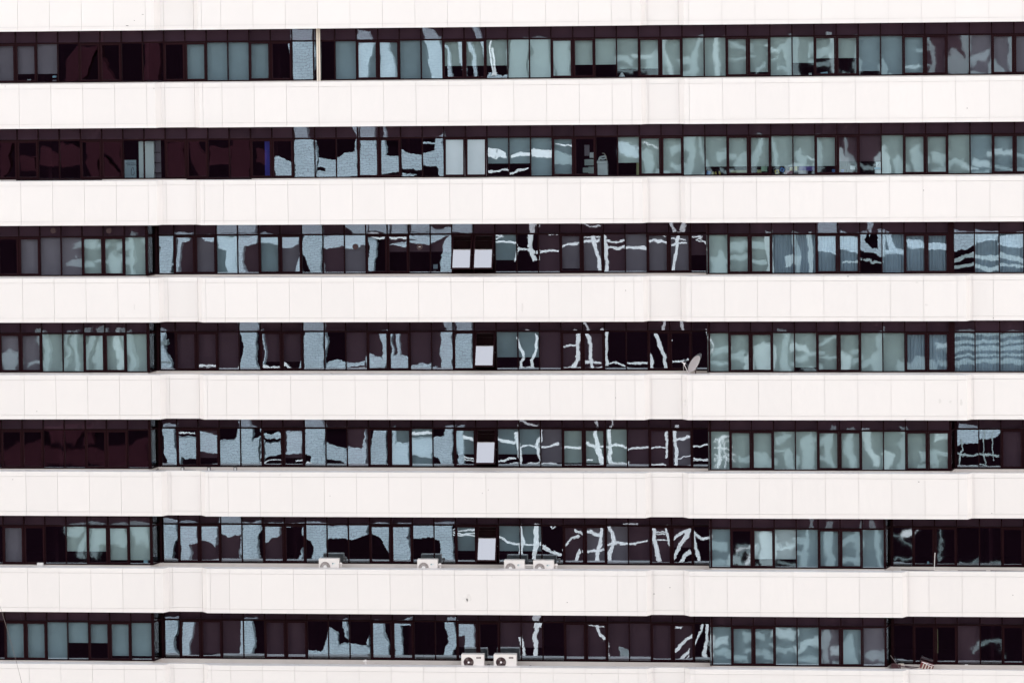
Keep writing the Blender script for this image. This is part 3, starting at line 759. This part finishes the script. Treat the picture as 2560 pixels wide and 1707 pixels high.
# random grey shapes, added only for soft reflections over the wings' blinds
rr = random.Random(11)
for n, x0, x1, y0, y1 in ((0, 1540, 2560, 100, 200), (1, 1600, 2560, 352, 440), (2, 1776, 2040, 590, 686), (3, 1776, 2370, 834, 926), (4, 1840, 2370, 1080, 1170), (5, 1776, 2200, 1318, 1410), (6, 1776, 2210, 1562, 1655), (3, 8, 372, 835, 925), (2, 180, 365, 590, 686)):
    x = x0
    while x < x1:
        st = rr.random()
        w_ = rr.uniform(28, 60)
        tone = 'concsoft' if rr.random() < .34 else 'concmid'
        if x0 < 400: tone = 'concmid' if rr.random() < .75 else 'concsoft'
        if st < .38:      # a leaning upright
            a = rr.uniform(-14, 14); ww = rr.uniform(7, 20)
            rp(n, [x + a, y0 - 10, x + a + ww, y0 - 10, x + ww, (y0 + y1) / 2, x + ww - a, y1 + 8, x - a, y1 + 8, x - 2, (y0 + y1) / 2], tone, 'reflection_upright')
        elif st < .85:    # a slanting band with a second below
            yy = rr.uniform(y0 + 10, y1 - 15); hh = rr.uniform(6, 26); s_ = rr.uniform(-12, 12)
            rp(n, [x, yy, x + w_ / 2, yy + s_ * .7, x + w_, yy + s_, x + w_, yy + s_ + hh, x + w_ / 2, yy + s_ * .8 + hh * .8, x, yy + hh], tone, 'reflection_band')
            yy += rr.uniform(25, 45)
            rp(n, [x, yy, x + w_, yy - s_, x + w_, yy - s_ + hh * .6, x, yy + hh * .5], 'concmid', 'reflection_band')
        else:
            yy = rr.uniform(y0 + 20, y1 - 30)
            rp(n, [x, yy, x + w_ * .4, yy - 18, x + w_ * .8, yy + 4, x + w_ * .7, y1 + 8, x + 4, y1 + 8], tone, 'reflection_patch')
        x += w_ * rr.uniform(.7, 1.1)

# ------------------------------------------------------------------ air conditioners on the gutters
def gutter_z(n): return -STOREY * (n + 1) + 1.65 - .62
def ac_small(px, n, label):
    p = at(px, 1420, .45)
    wd, dp, ht = .76, .28, .56
    top = at(px, 1396 + (px - 797) * .008, .45).z
    e = ob('air_conditioner', None, None, (p.x, .45, top - ht))
    tag(e, label, 'air conditioner', 'air conditioner units on the window ledges')
    bm = bmesh.new(); bx(bm, 0, wd, 0, dp, 0, ht, bev=.012)
    ob('case', me_from(bm, 'case', 'acbody'), e)
    bm = bmesh.new(); bx(bm, .035, .44, -.008, .004, .03, ht - .12)
    gr = ob('fan_grille', me_from(bm, 'fan_grille', 'acbody'), e)
    bm = bmesh.new(); cx, cz, R = .24, ht - .12 - .175, .19
    cyl(bm, (cx, -.006, cz), (cx, -.016, cz), R, 32)
    ob('fan', me_from(bm, 'fan', 'acgrille'), gr)
    bm = bmesh.new()
    for i in range(28):
        t = 2 * math.pi * i / 28
        c = Vector((cx, -.019, cz))
        d0 = Vector((math.cos(t), 0, math.sin(t))); d1 = Vector((math.cos(t + .22), 0, math.sin(t + .22)))
        cyl(bm, c + d0 * .07, c + d1 * .185, .0028, 4)
    for R2 in (.1, .13, .16, .188):
        pts = [(cx + R2 * math.cos(a * math.pi / 12), -.019, cz + R2 * math.sin(a * math.pi / 12)) for a in range(25)]
        tube(bm, pts, .002, 4)
    ob('spokes', me_from(bm, 'spokes', 'acbody'), gr)
    bm = bmesh.new(); cyl(bm, (cx, -.008, cz), (cx, -.030, cz), .066, 24)
    ob('hub', me_from(bm, 'hub', 'white'), gr)
    bm = bmesh.new(); prism(bm, [(.50, ht - .155), (.565, ht - .150), (.507, ht - .205)], -.006, 0, 'y')
    ob('badge', me_from(bm, 'badge', 'teal'), e)
    bm = bmesh.new(); prism(bm, [(.575, ht - .15), (.655, ht - .15), (.507, ht - .25), (.507, ht - .215)], -.006, 0, 'y')
    ob('badge', me_from(bm, 'badge', 'tealpale'), e)
    bm = bmesh.new()
    for x in (.08, wd - .16): bx(bm, x, x + .08, .02, dp - .02, gutter_z(n) - (top - ht), 0)
    ob('feet', me_from(bm, 'feet', 'metal'), e)
    return p.x, top
u = [ac_small(797, 5, 'cream air conditioner with brown fan, farthest left on its ledge, below a pale column reflection'),
     ac_small(1043, 5, 'cream air conditioner standing alone on the ledge between the leftmost unit and the close pair'),
     ac_small(1260, 5, 'cream air conditioner, left one of the close pair joined by a pipe'),
     ac_small(1333, 5, 'cream air conditioner, right one of the close pair, with a pipe at its side')]
def elbow(px, n, ytop, label, r=.045, hgt=.5):
    p = at(px, ytop, .55)
    bm = bmesh.new()
    z = p.z - .05
    cyl(bm, (p.x, .55, z - hgt), (p.x, .55, z), r * .75, 14)
    bmesh.ops.create_uvsphere(bm, u_segments=14, v_segments=8, radius=r * 1.25, matrix=Matrix.Translation((p.x, .55, z)))
    cyl(bm, (p.x, .55, z), (p.x - .10, .56, z - .01), r * .8, 12)
    for i in range(4): cyl(bm, (p.x, .55, z - .10 - .05 * i), (p.x, .55, z - .115 - .05 * i), r * .95, 12)
    tag(ob('elbow_pipe', me_from(bm, 'elbow_pipe', 'acbody')), label, 'pipe', 'white elbow pipes on the ledges')
elbow(852, 5, 1405, 'white ribbed elbow pipe beside the leftmost air conditioner')
elbow(1100, 5, 1407, 'white ribbed elbow pipe beside the air conditioner standing alone')
elbow(1391, 5, 1408, 'white ribbed elbow pipe right of the close pair of air conditioners')
elbow(914, 6, 1648, 'white elbow pipe standing alone on the lowest ledge, left of the dark-fanned units')
a = at(1310, 1412, .58); b = at(1336, 1412, .58)
bm = bmesh.new(); cyl(bm, a, b, .03, 12); cyl(bm, a + Vector((.04, 0, -.07)), b + Vector((0, 0, -.07)), .018, 10)
cyl(bm, a + Vector((.03, 0, .02)), a + Vector((.03, 0, -.3)), .024, 10)
tag(ob('joining_pipe', me_from(bm, 'joining_pipe', 'acbody')), 'white horizontal pipe joining the close pair of air conditioners', 'pipe')

def ac_big(px, label):
    p = at(px, 1640, .40)
    wd, dp, ht = .845, .32, .66
    top = at(px, 1635, .40).z
    e = ob('air_conditioner', None, None, (p.x, .40, top - ht))
    tag(e, label, 'air conditioner', 'air conditioner units on the window ledges')
    bm = bmesh.new(); bx(bm, 0, wd, 0, dp, 0, ht, bev=.012)
    ob('case', me_from(bm, 'case', 'acbody'), e)
    cx, cz, R = .275, ht - .285, .185
    bm = bmesh.new(); cyl(bm, (cx, .004, cz), (cx, -.008, cz), R, 36)
    gr = ob('fan_guard', me_from(bm, 'fan_guard', 'dark'), e)
    bm = bmesh.new()
    for i in range(3):
        t0 = 2 * math.pi * i / 3 + 1.65
        pts = [(cx + .03 * math.cos(t0), cz + .03 * math.sin(t0))] + [(cx + .17 * math.cos(t0 + q * .22), cz + .17 * math.sin(t0 + q * .22)) for q in range(5)]
        prism(bm, pts, -.018, -.011, 'y')
    ob('fan_blades', me_from(bm, 'fan_blades', 'acgrille'), gr)
    bm = bmesh.new()
    for R2 in (.07, .10, .13, .16, .184):
        pts = [(cx + R2 * math.cos(q * math.pi / 12), -.024, cz + R2 * math.sin(q * math.pi / 12)) for q in range(25)]
        tube(bm, pts, .0025, 4)
    ob('guard_rings', me_from(bm, 'guard_rings', 'dark'), gr)
    bm = bmesh.new(); cyl(bm, (cx, -.01, cz), (cx, -.034, cz), .037, 20)
    ob('hub', me_from(bm, 'hub', 'dish'), gr)
    bm = bmesh.new(); bx(bm, .565, .73, -.006, .002, ht - .145, ht - .085)
    pl = ob('name_plate', me_from(bm, 'name_plate', 'dark'), e)
    bm = bmesh.new()
    x = .585
    for i in range(7):
        bx(bm, x, x + .011, -.008, -.006, ht - .125, ht - (.105 if i % 3 else .098)); x += .018
    ob('lettering', me_from(bm, 'lettering', 'acbody'), pl)
    bm = bmesh.new()
    for x in (.08, wd - .16): bx(bm, x, x + .08, .02, dp - .02, gutter_z(6) - (top - ht), 0)
    ob('feet', me_from(bm, 'feet', 'metal'), e)
ac_big(1153, 'larger cream air conditioner with dark fan, left one of two on the lowest ledge')
ac_big(1234, 'larger cream air conditioner with dark fan, right one of two on the lowest ledge')
p = at(1217, 1664, .6)
bm = bmesh.new(); bx(bm, p.x, p.x + .14, .5, .7, p.z - .3, p.z + .06, bev=.02)
tag(ob('junction_box', me_from(bm, 'junction_box', 'dark')), 'small dark box between the two dark-fanned air conditioners', 'box')
p = at(1326, 1668, .6)
bm = bmesh.new()
tube(bm, [(p.x + .065 * math.cos(t * math.pi / 8), .6, p.z + .015 + .065 * math.sin(t * math.pi / 8)) for t in range(9)] , .015, 8)
cyl(bm, (p.x - .065, .6, p.z + .015), (p.x - .065, .6, p.z - .4), .015, 8); cyl(bm, (p.x + .065, .6, p.z + .015), (p.x + .065, .6, p.z - .4), .015, 8)
tag(ob('pipe_loop', me_from(bm, 'pipe_loop', 'dark')), 'dark bent pipe loop on the lowest ledge right of the air conditioners', 'pipe')

# ------------------------------------------------------------------ satellite dish
base = at(1727, 937, .75)
e = ob('satellite_dish', None, None, tuple(base))
tag(e, 'pale pink oval satellite dish with a feed arm on the ledge beside the right wing', 'satellite dish')
ctr = at(1735, 909, .68) - base
nrm = Vector((-.74, -.41, .53)).normalized()
q = nrm.to_track_quat('Z', 'Y').to_matrix().to_4x4()
bm = bmesh.new()
NR, NS, R = 7, 40, .345
rings = []
for i in range(NR + 1):
    r = R * i / NR
    z = .05 * (r / R) ** 2 - .05
    if i == 0: rings.append([bm.verts.new((0, 0, z))])
    else: rings.append([bm.verts.new((r * math.cos(2 * math.pi * j / NS), r * math.sin(2 * math.pi * j / NS), z)) for j in range(NS)])
for j in range(NS): bm.faces.new((rings[0][0], rings[1][j], rings[1][(j + 1) % NS]))
for i in range(1, NR):
    for j in range(NS): bm.faces.new((rings[i][j], rings[i + 1][j], rings[i + 1][(j + 1) % NS], rings[i][(j + 1) % NS]))
bmesh.ops.solidify(bm, geom=bm.faces[:], thickness=-.010)
for f in bm.faces: f.smooth = True
bmesh.ops.transform(bm, matrix=Matrix.Translation(ctr) @ q, verts=bm.verts)
ob('reflector', me_from(bm, 'reflector', 'dish'), e)
feed = at(1708, 907, .60) - base
foot = at(1721, 932, .70) - base
bm = bmesh.new(); cyl(bm, foot, feed, .014, 10); cyl(bm, foot, ctr - nrm * .1 + Vector((0, 0, -.15)), .014, 10)
ob('feed_arm', me_from(bm, 'feed_arm', 'dish'), e)
bm = bmesh.new(); cyl(bm, feed, feed + Vector((.07, .03, -.04)), .022, 12, r2=.034); cyl(bm, feed + Vector((-.05, 0, .02)), feed + Vector((.01, 0, .01)), .016, 10)
ob('receiver', me_from(bm, 'receiver', 'dish'), e)
mp = at(1739, 922, .95) - base
bm = bmesh.new(); cyl(bm, mp, (mp.x, mp.y, gutter_z(3) - base.z), .020, 10); cyl(bm, mp, ctr - nrm * .1, .018, 8)
ob('mast', me_from(bm, 'mast', 'brown'), e)
bm = bmesh.new()
pts = [feed + Vector((.01, 0, -.02)), feed + Vector((.005, .03, -.2)), feed + Vector((.03, .08, -.36)), foot + Vector((-.1, .1, -.2))]
tube(bm, pts, .006, 6)
ob('cable', me_from(bm, 'cable', 'white'), e)

# ------------------------------------------------------------------ small lamps and pipes, fifth ribbon
for i, (px, lab) in enumerate(((456, 'small square white floodlight on the fifth ledge, leftmost of three'), (522, 'small square white floodlight on the fifth ledge, middle of three'), (588, 'small square white floodlight on the fifth ledge, rightmost of three'))):
    p = at(px, 1172, .85)
    e = ob('floodlight', None, None, (p.x, .85, p.z))
    tag(e, lab, 'floodlight', 'small floodlights on the fifth ledge')
    bm = bmesh.new(); bx(bm, -.065, .065, 0, .08, -.08, .07, bev=.01)
    ob('housing', me_from(bm, 'housing', 'metal'), e)
    bm = bmesh.new(); bx(bm, -.038, .038, -.012, 0.001, -.045, .045)
    ob('lens', me_from(bm, 'lens', 'white'), e)
    bm = bmesh.new(); bx(bm, -.014, .014, .03, .06, gutter_z(4) - p.z, -.08)
    ob('stand', me_from(bm, 'stand', 'metal'), e)
def rod(name, pts, y, r, m_, label, cat):
    bm = bmesh.new(); tube(bm, [at(a, b, y) for a, b in pts], r, 8)
    tag(ob(name, me_from(bm, name, m_)), label, cat)
rod('thin_pipe', [(397, 1174.5), (424, 1175.5)], .8, .012, 'metal', 'thin grey pipe left of the leftmost floodlight', 'pipe')
rod('thin_pipe', [(462, 1174.5), (490, 1175.5)], .8, .014, 'metal', 'thin grey pipe between the left and middle floodlights', 'pipe')
rod('thin_pipe', [(528, 1175.8), (556, 1177), (568, 1177.4)], .8, .016, 'metal', 'thin grey pipe between the middle and right floodlights', 'pipe')
p = at(392, 1176, .8)
bm = bmesh.new(); bx(bm, p.x - .03, p.x + .02, .76, .84, p.z - .4, p.z + .04); bx(bm, p.x + .035, p.x + .06, .78, .83, p.z - .4, p.z + .09)
tag(ob('pipe_bracket', me_from(bm, 'pipe_bracket', 'dark')), 'small dark bracket in the ledge corner left of the floodlights', 'bracket')

# right, sixth ribbon: mast and fallen poles
rod('bamboo_mast', [(2335.5, 1424), (2337.5, 1381)], .75, .012, 'dish', 'thin upright pinkish pole on the sixth ledge at the right', 'pole')
rod('fallen_pole', [(2253, 1423.5), (2336, 1425.5)], .8, .016, 'metal', 'grey pole lying on the sixth ledge left of the upright pole', 'pole')
rod('fallen_pole', [(2395, 1425.5), (2465, 1425.5)], .8, .016, 'metal', 'grey pole lying in the middle of the three on the sixth ledge', 'pole')
rod('fallen_pole', [(2476, 1426), (2560, 1427.5)], .8, .020, 'dark', 'dark pole lying farthest right on the sixth ledge', 'pole')
# seventh ribbon: junk
def boxat(name, x0, y0, x1, y1, Y, dp, m_, label, cat, bev=.006, rot=0, group=None):
    a = at((x0 + x1) / 2, (y0 + y1) / 2, Y)
    s = F_PX / (Y - CAM.y)
    wd, ht = (x1 - x0) / s, (y1 - y0) / s
    bm = bmesh.new(); bx(bm, -wd / 2, wd / 2, 0, dp, -ht / 2, ht / 2, bev=min(bev, wd / 5, ht / 5))
    o = ob(name, me_from(bm, name, m_), None, tuple(a), (0, math.radians(rot), 0))
    tag(o, label, cat, group)
    return o
boxat('wooden_box', 2228, 1660, 2252, 1684, .8, .2, 'brown', 'dark red-brown box in the corner of the lowest ledge', 'box')
o = boxat('plastic_crate', 2301, 1658, 2333, 1674, .62, .3, 'red', 'faded red and cream striped crate lying tilted on the lowest ledge', 'crate', rot=16)
s = F_PX / (.62 - CAM.y)
for i in range(4):
    bm = bmesh.new()
    x = (-12 + i * 7) / s
    prism(bm, [(x, -7.6 / s), (x + 3 / s, -7.6 / s), (x + 4.5 / s, 6 / s), (x + 1.5 / s, 6 / s)], -.012, -.001, 'y')
    ob('stripe', me_from(bm, 'stripe', 'cream'), o)
bm = bmesh.new(); bx(bm, -15 / s, 16 / s, -.012, .0, 7.8 / s, 9.2 / s)
ob('rim', me_from(bm, 'rim', 'dish'), o)
rod('broom_pole', [(2226, 1637), (2246, 1664), (2254, 1678)], .7, .010, 'metal', 'thin pole leaning down from the window above the brown box', 'pole')
rod('metal_stick', [(2306, 1654), (2330, 1667)], .5, .008, 'dish', 'pale stick resting across the striped crate', 'stick')
rod('dark_stick', [(2230, 1658), (2262, 1666), (2296, 1673)], .7, .016, 'brown', 'dark curved stick lying between brown box and striped crate', 'stick')
rod('dark_stick', [(2262, 1664), (2298, 1668)], .85, .020, 'dark', 'dark bar lying behind the curved stick left of the crate', 'stick')
boxat('paper_scrap', 2246, 1658, 2260, 1662, .85, .05, 'cream', 'small cream scrap among the sticks beside the brown box', 'scrap')
boxat('paper_scrap', 2294, 1669, 2302, 1674, .6, .05, 'cream', 'small cream scrap touching the left end of the striped crate', 'scrap')
boxat('white_card', 2412, 1660, 2420, 1663, .85, .04, 'white', 'tiny white card on the lowest sill right of the striped crate', 'card')
boxat('white_box', 92, 1406.5, 108, 1413.5, .42, .1, 'white', 'small white box fixed under the sixth ribbon at the left', 'box')
rod('twig', [(797, 935.5), (822, 934.5), (842, 936)], .5, .010, 'olive', 'dry twig lying on the fourth ledge below the pale column reflection', 'twig')
rod('twig', [(826, 932.5), (845, 936.5)], .5, .008, 'metal', 'short grey twig crossing the dry twig on the fourth ledge', 'twig')
# loose cable hanging across the lower left corner
bm = bmesh.new()
tube(bm, [at(a, b, -.5) for a, b in ((-14, 1480), (2, 1520), (16, 1566), (29, 1610), (40, 1650), (50, 1688), (58, 1725), (70, 1780))], .006, 6)
tag(ob('hanging_cable', me_from(bm, 'hanging_cable', 'metal')), 'thin grey cable hanging in front of the lower left corner', 'cable')

# ------------------------------------------------------------------ things behind the glass
Y2 = SH + .22
e = boxat('poster_board', 311, 400, 341, 445, Y2, .02, 'poster', 'grey-blue notice board with a clip drawing behind the second ribbon', 'notice board')
s = F_PX / (Y2 - CAM.y)
bm = bmesh.new()
for zz, xa, xb in ((14.5, -12, 14), (10.0, -8, 14)):
    x = xa
    rr2 = random.Random(int(zz))
    while x < xb:
        ww = rr2.uniform(1.0, 2.2)
        bx(bm, x / s, (x + ww) / s, -.004, -.001, (zz - .9) / s, (zz + rr2.uniform(.2, .9)) / s)
        x += ww + .5
ob('text_line', me_from(bm, 'text_line', 'ink'), e)
bm = bmesh.new()
lp = [(2, -13), (2, -6), (3.5, 0), (5, 3), (7, 3), (8.5, -1), (9, -4)]
tube(bm, [(x / s, -.006, z / s) for x, z in lp], .008, 6)
lp = [(9.5, -6), (9.5, -13), (8, -16), (4, -16), (2.2, -13)]
tube(bm, [(x / s, -.006, z / s) for x, z in lp], .008, 6)
ob('clip_drawing', me_from(bm, 'clip_drawing', 'ink'), e)
boxat('white_cupboard', 347, 353, 358, 446, Y2 + .05, .4, 'P', 'narrow white cupboard side beside the notice board', 'cupboard')
boxat('white_cupboard', 362, 353, 385, 446, Y2, .4, 'paper', 'bright white tall cupboard door right of the dark mullion', 'cupboard')
e = ob('wall_shelf', None, None, tuple(at(393, 400, Y2 + .1)))
tag(e, 'open grey shelf rack right of the bright white cupboard', 'shelf')
bm = bmesh.new(); bx(bm, -.09, .12, .12, .14, -.7, .72); ob('back_panel', me_from(bm, 'back_panel', 'M'), e)
for zz in (.26, -.12, -.50):
    bm = bmesh.new(); bx(bm, -.09, .12, -.05, .12, zz, zz + .03); ob('shelf_board', me_from(bm, 'shelf_board', 'dark'), e)
boxat('blue_curtain', 662, 350, 676, 446, SH + .12, .03, 'deepblue', 'narrow deep blue curtain strip in the second ribbon', 'curtain')
# washing machine like appliance
e = ob('white_appliance', None, None, tuple(at(1507, 445, SH + .35)))
tag(e, 'white boxy appliance with a raised lid and hose behind the second ribbon', 'appliance')
bm = bmesh.new(); bx(bm, -.19, .18, 0, .4, -.1, .52, bev=.01); ob('body', me_from(bm, 'body', 'paper'), e)
bm = bmesh.new(); bx(bm, -.21, .17, -.03, .4, .53, .62, bev=.01); ob('lid', me_from(bm, 'lid', 'paper'), e)
bm = bmesh.new(); tube(bm, [(.16, .05, .62), (.12, .05, .80), (.05, .05, .90), (-.02, .05, .90)], .014, 8); ob('hose', me_from(bm, 'hose', 'cream'), e)
bm = bmesh.new(); tube(bm, [(-.15, .1, .64), (-.10, .1, .76), (.0, .1, .78), (.1, .1, .80), (.12, .1, .72), (0, .1, .68), (-.12, .1, .72)], .03, 8); ob('coiled_tube', me_from(bm, 'coiled_tube', 'P'), e)
for i, (x0, y0, x1, y1, m_, lab) in enumerate(((1461, 363, 1473, 390, 'M', 'tall grey-brown carton, highest on the shelf beside the white appliance'),
      (1474, 382, 1485, 395, 'paper', 'small white rounded box on the upper shelf beside the appliance'),
      (1461, 399, 1485, 414, 'G', 'wide pale box on the middle shelf beside the appliance'),
      (1457, 420, 1470, 432, 'G', 'small pale green box, lower left of the shelf stack'),
      (1470, 418, 1485, 434, 'G', 'larger pale green box, lower right of the shelf stack'))):
    boxat('storage_box', x0, y0, x1, y1, SH + .4, .25, m_, lab, 'box', group='boxes behind the second ribbon')
boxat('standing_panel', 1591, 380, 1598, 438, SH + .15, .05, 'olive', 'upright olive-grey board against the mullion in the second ribbon', 'board')
for i, (x0, y0, x1, y1, m_, rot, nm, lab, cat) in enumerate((
    (1767, 428, 1776, 437, 'blue', 12, 'toy_bag', 'small blue bag on the sill, leftmost of the coloured things', 'bag'),
    (1780, 430, 1786, 437, 'olive', 0, 'small_carton', 'small olive carton right of the blue bag', 'carton'),
    (1788, 430, 1791, 437, 'yellow', -10, 'yellow_book', 'thin yellow book leaning right of the olive carton', 'book'),
    (1797, 429, 1801, 437, 'yellow', -12, 'yellow_book', 'second thin yellow book leaning farther right of the olive carton', 'book'),
    (1826, 426, 1868, 434, 'olive', 0, 'long_carton', 'long olive carton lying along the sill under a blind', 'carton'),
    (1893, 425, 1904, 433, 'olive', 0, 'cream_jar', 'squat pale olive jar beside the green jug', 'jar'),
    (1903, 415, 1918, 429, 'green', 0, 'green_jug', 'pale green jug hanging just below a blind', 'jug'),
    (1937, 425, 1948, 435, 'yellow', -14, 'card_cube', 'yellow tilted cube with a dark square', 'cube'),
    (1950, 420, 1961, 430, 'blue', 30, 'card_cube', 'blue tilted cube with a dark square', 'cube'),
    (1963, 427, 1984, 436, 'pink', 0, 'pink_folder', 'dusty pink folder lying on the sill right of the cubes', 'folder'),
    (1974, 419, 1984, 427, 'yellow', 0, 'ochre_box', 'ochre box on top of the pink folder', 'box'),
    (1986, 414, 1993, 427, 'yellow', 0, 'ochre_book', 'upright ochre book beside the mullion', 'book'),
    (1998, 414, 2038, 427, 'purple', 3, 'purple_cloth', 'long purple cloth heap under a half drawn blind', 'cloth'),
    (1996, 427, 2020, 436, 'M', 0, 'grey_green_tray', 'grey-green tray under the purple cloth', 'tray'),
    (2080, 424, 2090, 431, 'blue', 0, 'blue_packet', 'bright blue packet in the casement corner', 'packet'),
    (2103, 424, 2110, 431, 'deepblue', 0, 'blue_packet', 'dark blue packet left in the next window', 'packet'),
    (2126, 415, 2138, 424, 'paper', 5, 'paper_note', 'white paper note standing on the sill', 'paper'),
    (2190, 405, 2202, 419, 'paper', 0, 'picture_card', 'white card with a grey drawing standing on the blue boxes', 'card'),
    (2186, 419, 2203, 424, 'lblue', 0, 'light_blue_box', 'light blue flat box under the white card', 'box'),
    (2187, 425, 2203, 434, 'paper', 0, 'white_blue_carton', 'white and blue carton, lowest of the stack by the mullion', 'carton'),
    (1719, 430, 1740, 436, 'G', 0, 'flat_box', 'pale flat box on the sill under the blind, left one', 'box'),
    (1744, 430, 1758, 436, 'paper', 0, 'flat_box', 'white flat box on the sill, right beside the mullion', 'box'),
    (2022, 183, 2029, 189, 'paper', 0, 'desk_lamp_head', 'small round white lamp head low in the top ribbon', 'lamp'),
    (2052, 181, 2069, 186, 'lblue', -8, 'papers', 'pale sheaf of papers lying in the top ribbon right of the lamp head', 'papers'),
    (68, 199, 77, 202, 'paper', 0, 'paper_slip', 'white paper slip low behind the top left window', 'paper'),
    (131, 190, 141, 195, 'lblue', 0, 'folded_card', 'pale blue folded card low behind the top left ribbon', 'card'),
    (131, 200, 141, 204, 'M', 0, 'small_tin', 'small grey tin under the pale blue folded card', 'tin'),
    (359, 1390, 370, 1407, 'lblue', 5, 'blue_sheet', 'light blue sheet against the glass at the left corner of the sixth ribbon', 'sheet'),
    (1083, 661, 1094, 672, 'C', 0, 'stacked_folder', 'teal box in the third ribbon beside the pale column reflection', 'box'),
    (1084, 676, 1090, 679, 'M', 0, 'grey_book', 'grey book below the teal box in the third ribbon', 'book'),
    (1058, 680, 1070, 683, 'M', 0, 'keyboard', 'flat grey slab on the sill of the third ribbon', 'slab'),
    (2318, 1403, 2323, 1410, 'lblue', 0, 'bottle_carton', 'small pale carton alone in a dark window of the sixth ribbon', 'carton'),
    (2336, 1572, 2345, 1632, 'olive', 0, 'olive_curtain', 'dim narrow olive curtain in a dark window of the seventh ribbon', 'curtain'))):
    n_ = 0 if y0 < 210 else 1 if y0 < 450 else 2 if y0 < 690 else 5 if y0 < 1420 else 6
    yy = (DP if (n_ == 2 or x0 > 2300) else SH) + .12
    o = boxat(nm, x0, y0, x1, y1, yy, .06, m_, lab, cat, rot=rot)
    if nm == 'card_cube':
        bm = bmesh.new(); bx(bm, -.03, .03, -.006, -.001, -.03, .03)
        ob('dark_square', me_from(bm, 'dark_square', 'ink'), o)
    if nm == 'picture_card':
        bm = bmesh.new(); prism(bm, [(-.05, -.05), (.0, -.03), (.05, .06), (.03, .06), (-.01, .0)], -.006, -.001, 'y')
        ob('drawing', me_from(bm, 'drawing', 'M'), o)
p = at(1555, 194, SH + .15)
e = ob('table_lamp', None, None, tuple(p))
tag(e, 'white cone-shaded table lamp under a half drawn blind in the top ribbon', 'lamp')
bm = bmesh.new(); cyl(bm, (0, 0, .02), (0, 0, .17), .12, 20, r2=.03); ob('shade', me_from(bm, 'shade', 'paper'), e)
bm = bmesh.new(); cyl(bm, (0, 0, -.06), (0, 0, .02), .035, 12); ob('base', me_from(bm, 'base', 'metal'), e)
def disc(px, py, yy, m_, label, bar=False):
    p = at(px, py, yy)
    e = ob('round_disc', None, None, tuple(p))
    tag(e, label, 'round sign' if bar else 'fan')
    bm = bmesh.new(); cyl(bm, (0, .02, 0), (0, -.01, 0), .098, 28); ob('plate', me_from(bm, 'plate', m_), e)
    if bar:
        bm = bmesh.new(); bx(bm, -.035, .035, -.02, -.011, -.008, .008); ob('bar', me_from(bm, 'bar', 'paper'), e)
    bm = bmesh.new(); pts = [(.1 * math.cos(t * math.pi / 12), -.005, .1 * math.sin(t * math.pi / 12)) for t in range(25)]
    tube(bm, pts, .005, 6); ob('ring', me_from(bm, 'ring', 'metal' if bar else m_), e)
disc(888, 617, DP - .06, 'dark', 'dark round fan plate on the glass over a pale reflected beam')
disc(1049, 617, DP - .06, 'dark', 'dark round no-entry sign with a white bar on the glass', True)
disc(133, 577, SH - .06, 'dark', 'dark round fan in the transom of the third ribbon, left one')
disc(272, 577, SH - .06, 'dark', 'dark round fan in the transom of the third ribbon, right one')
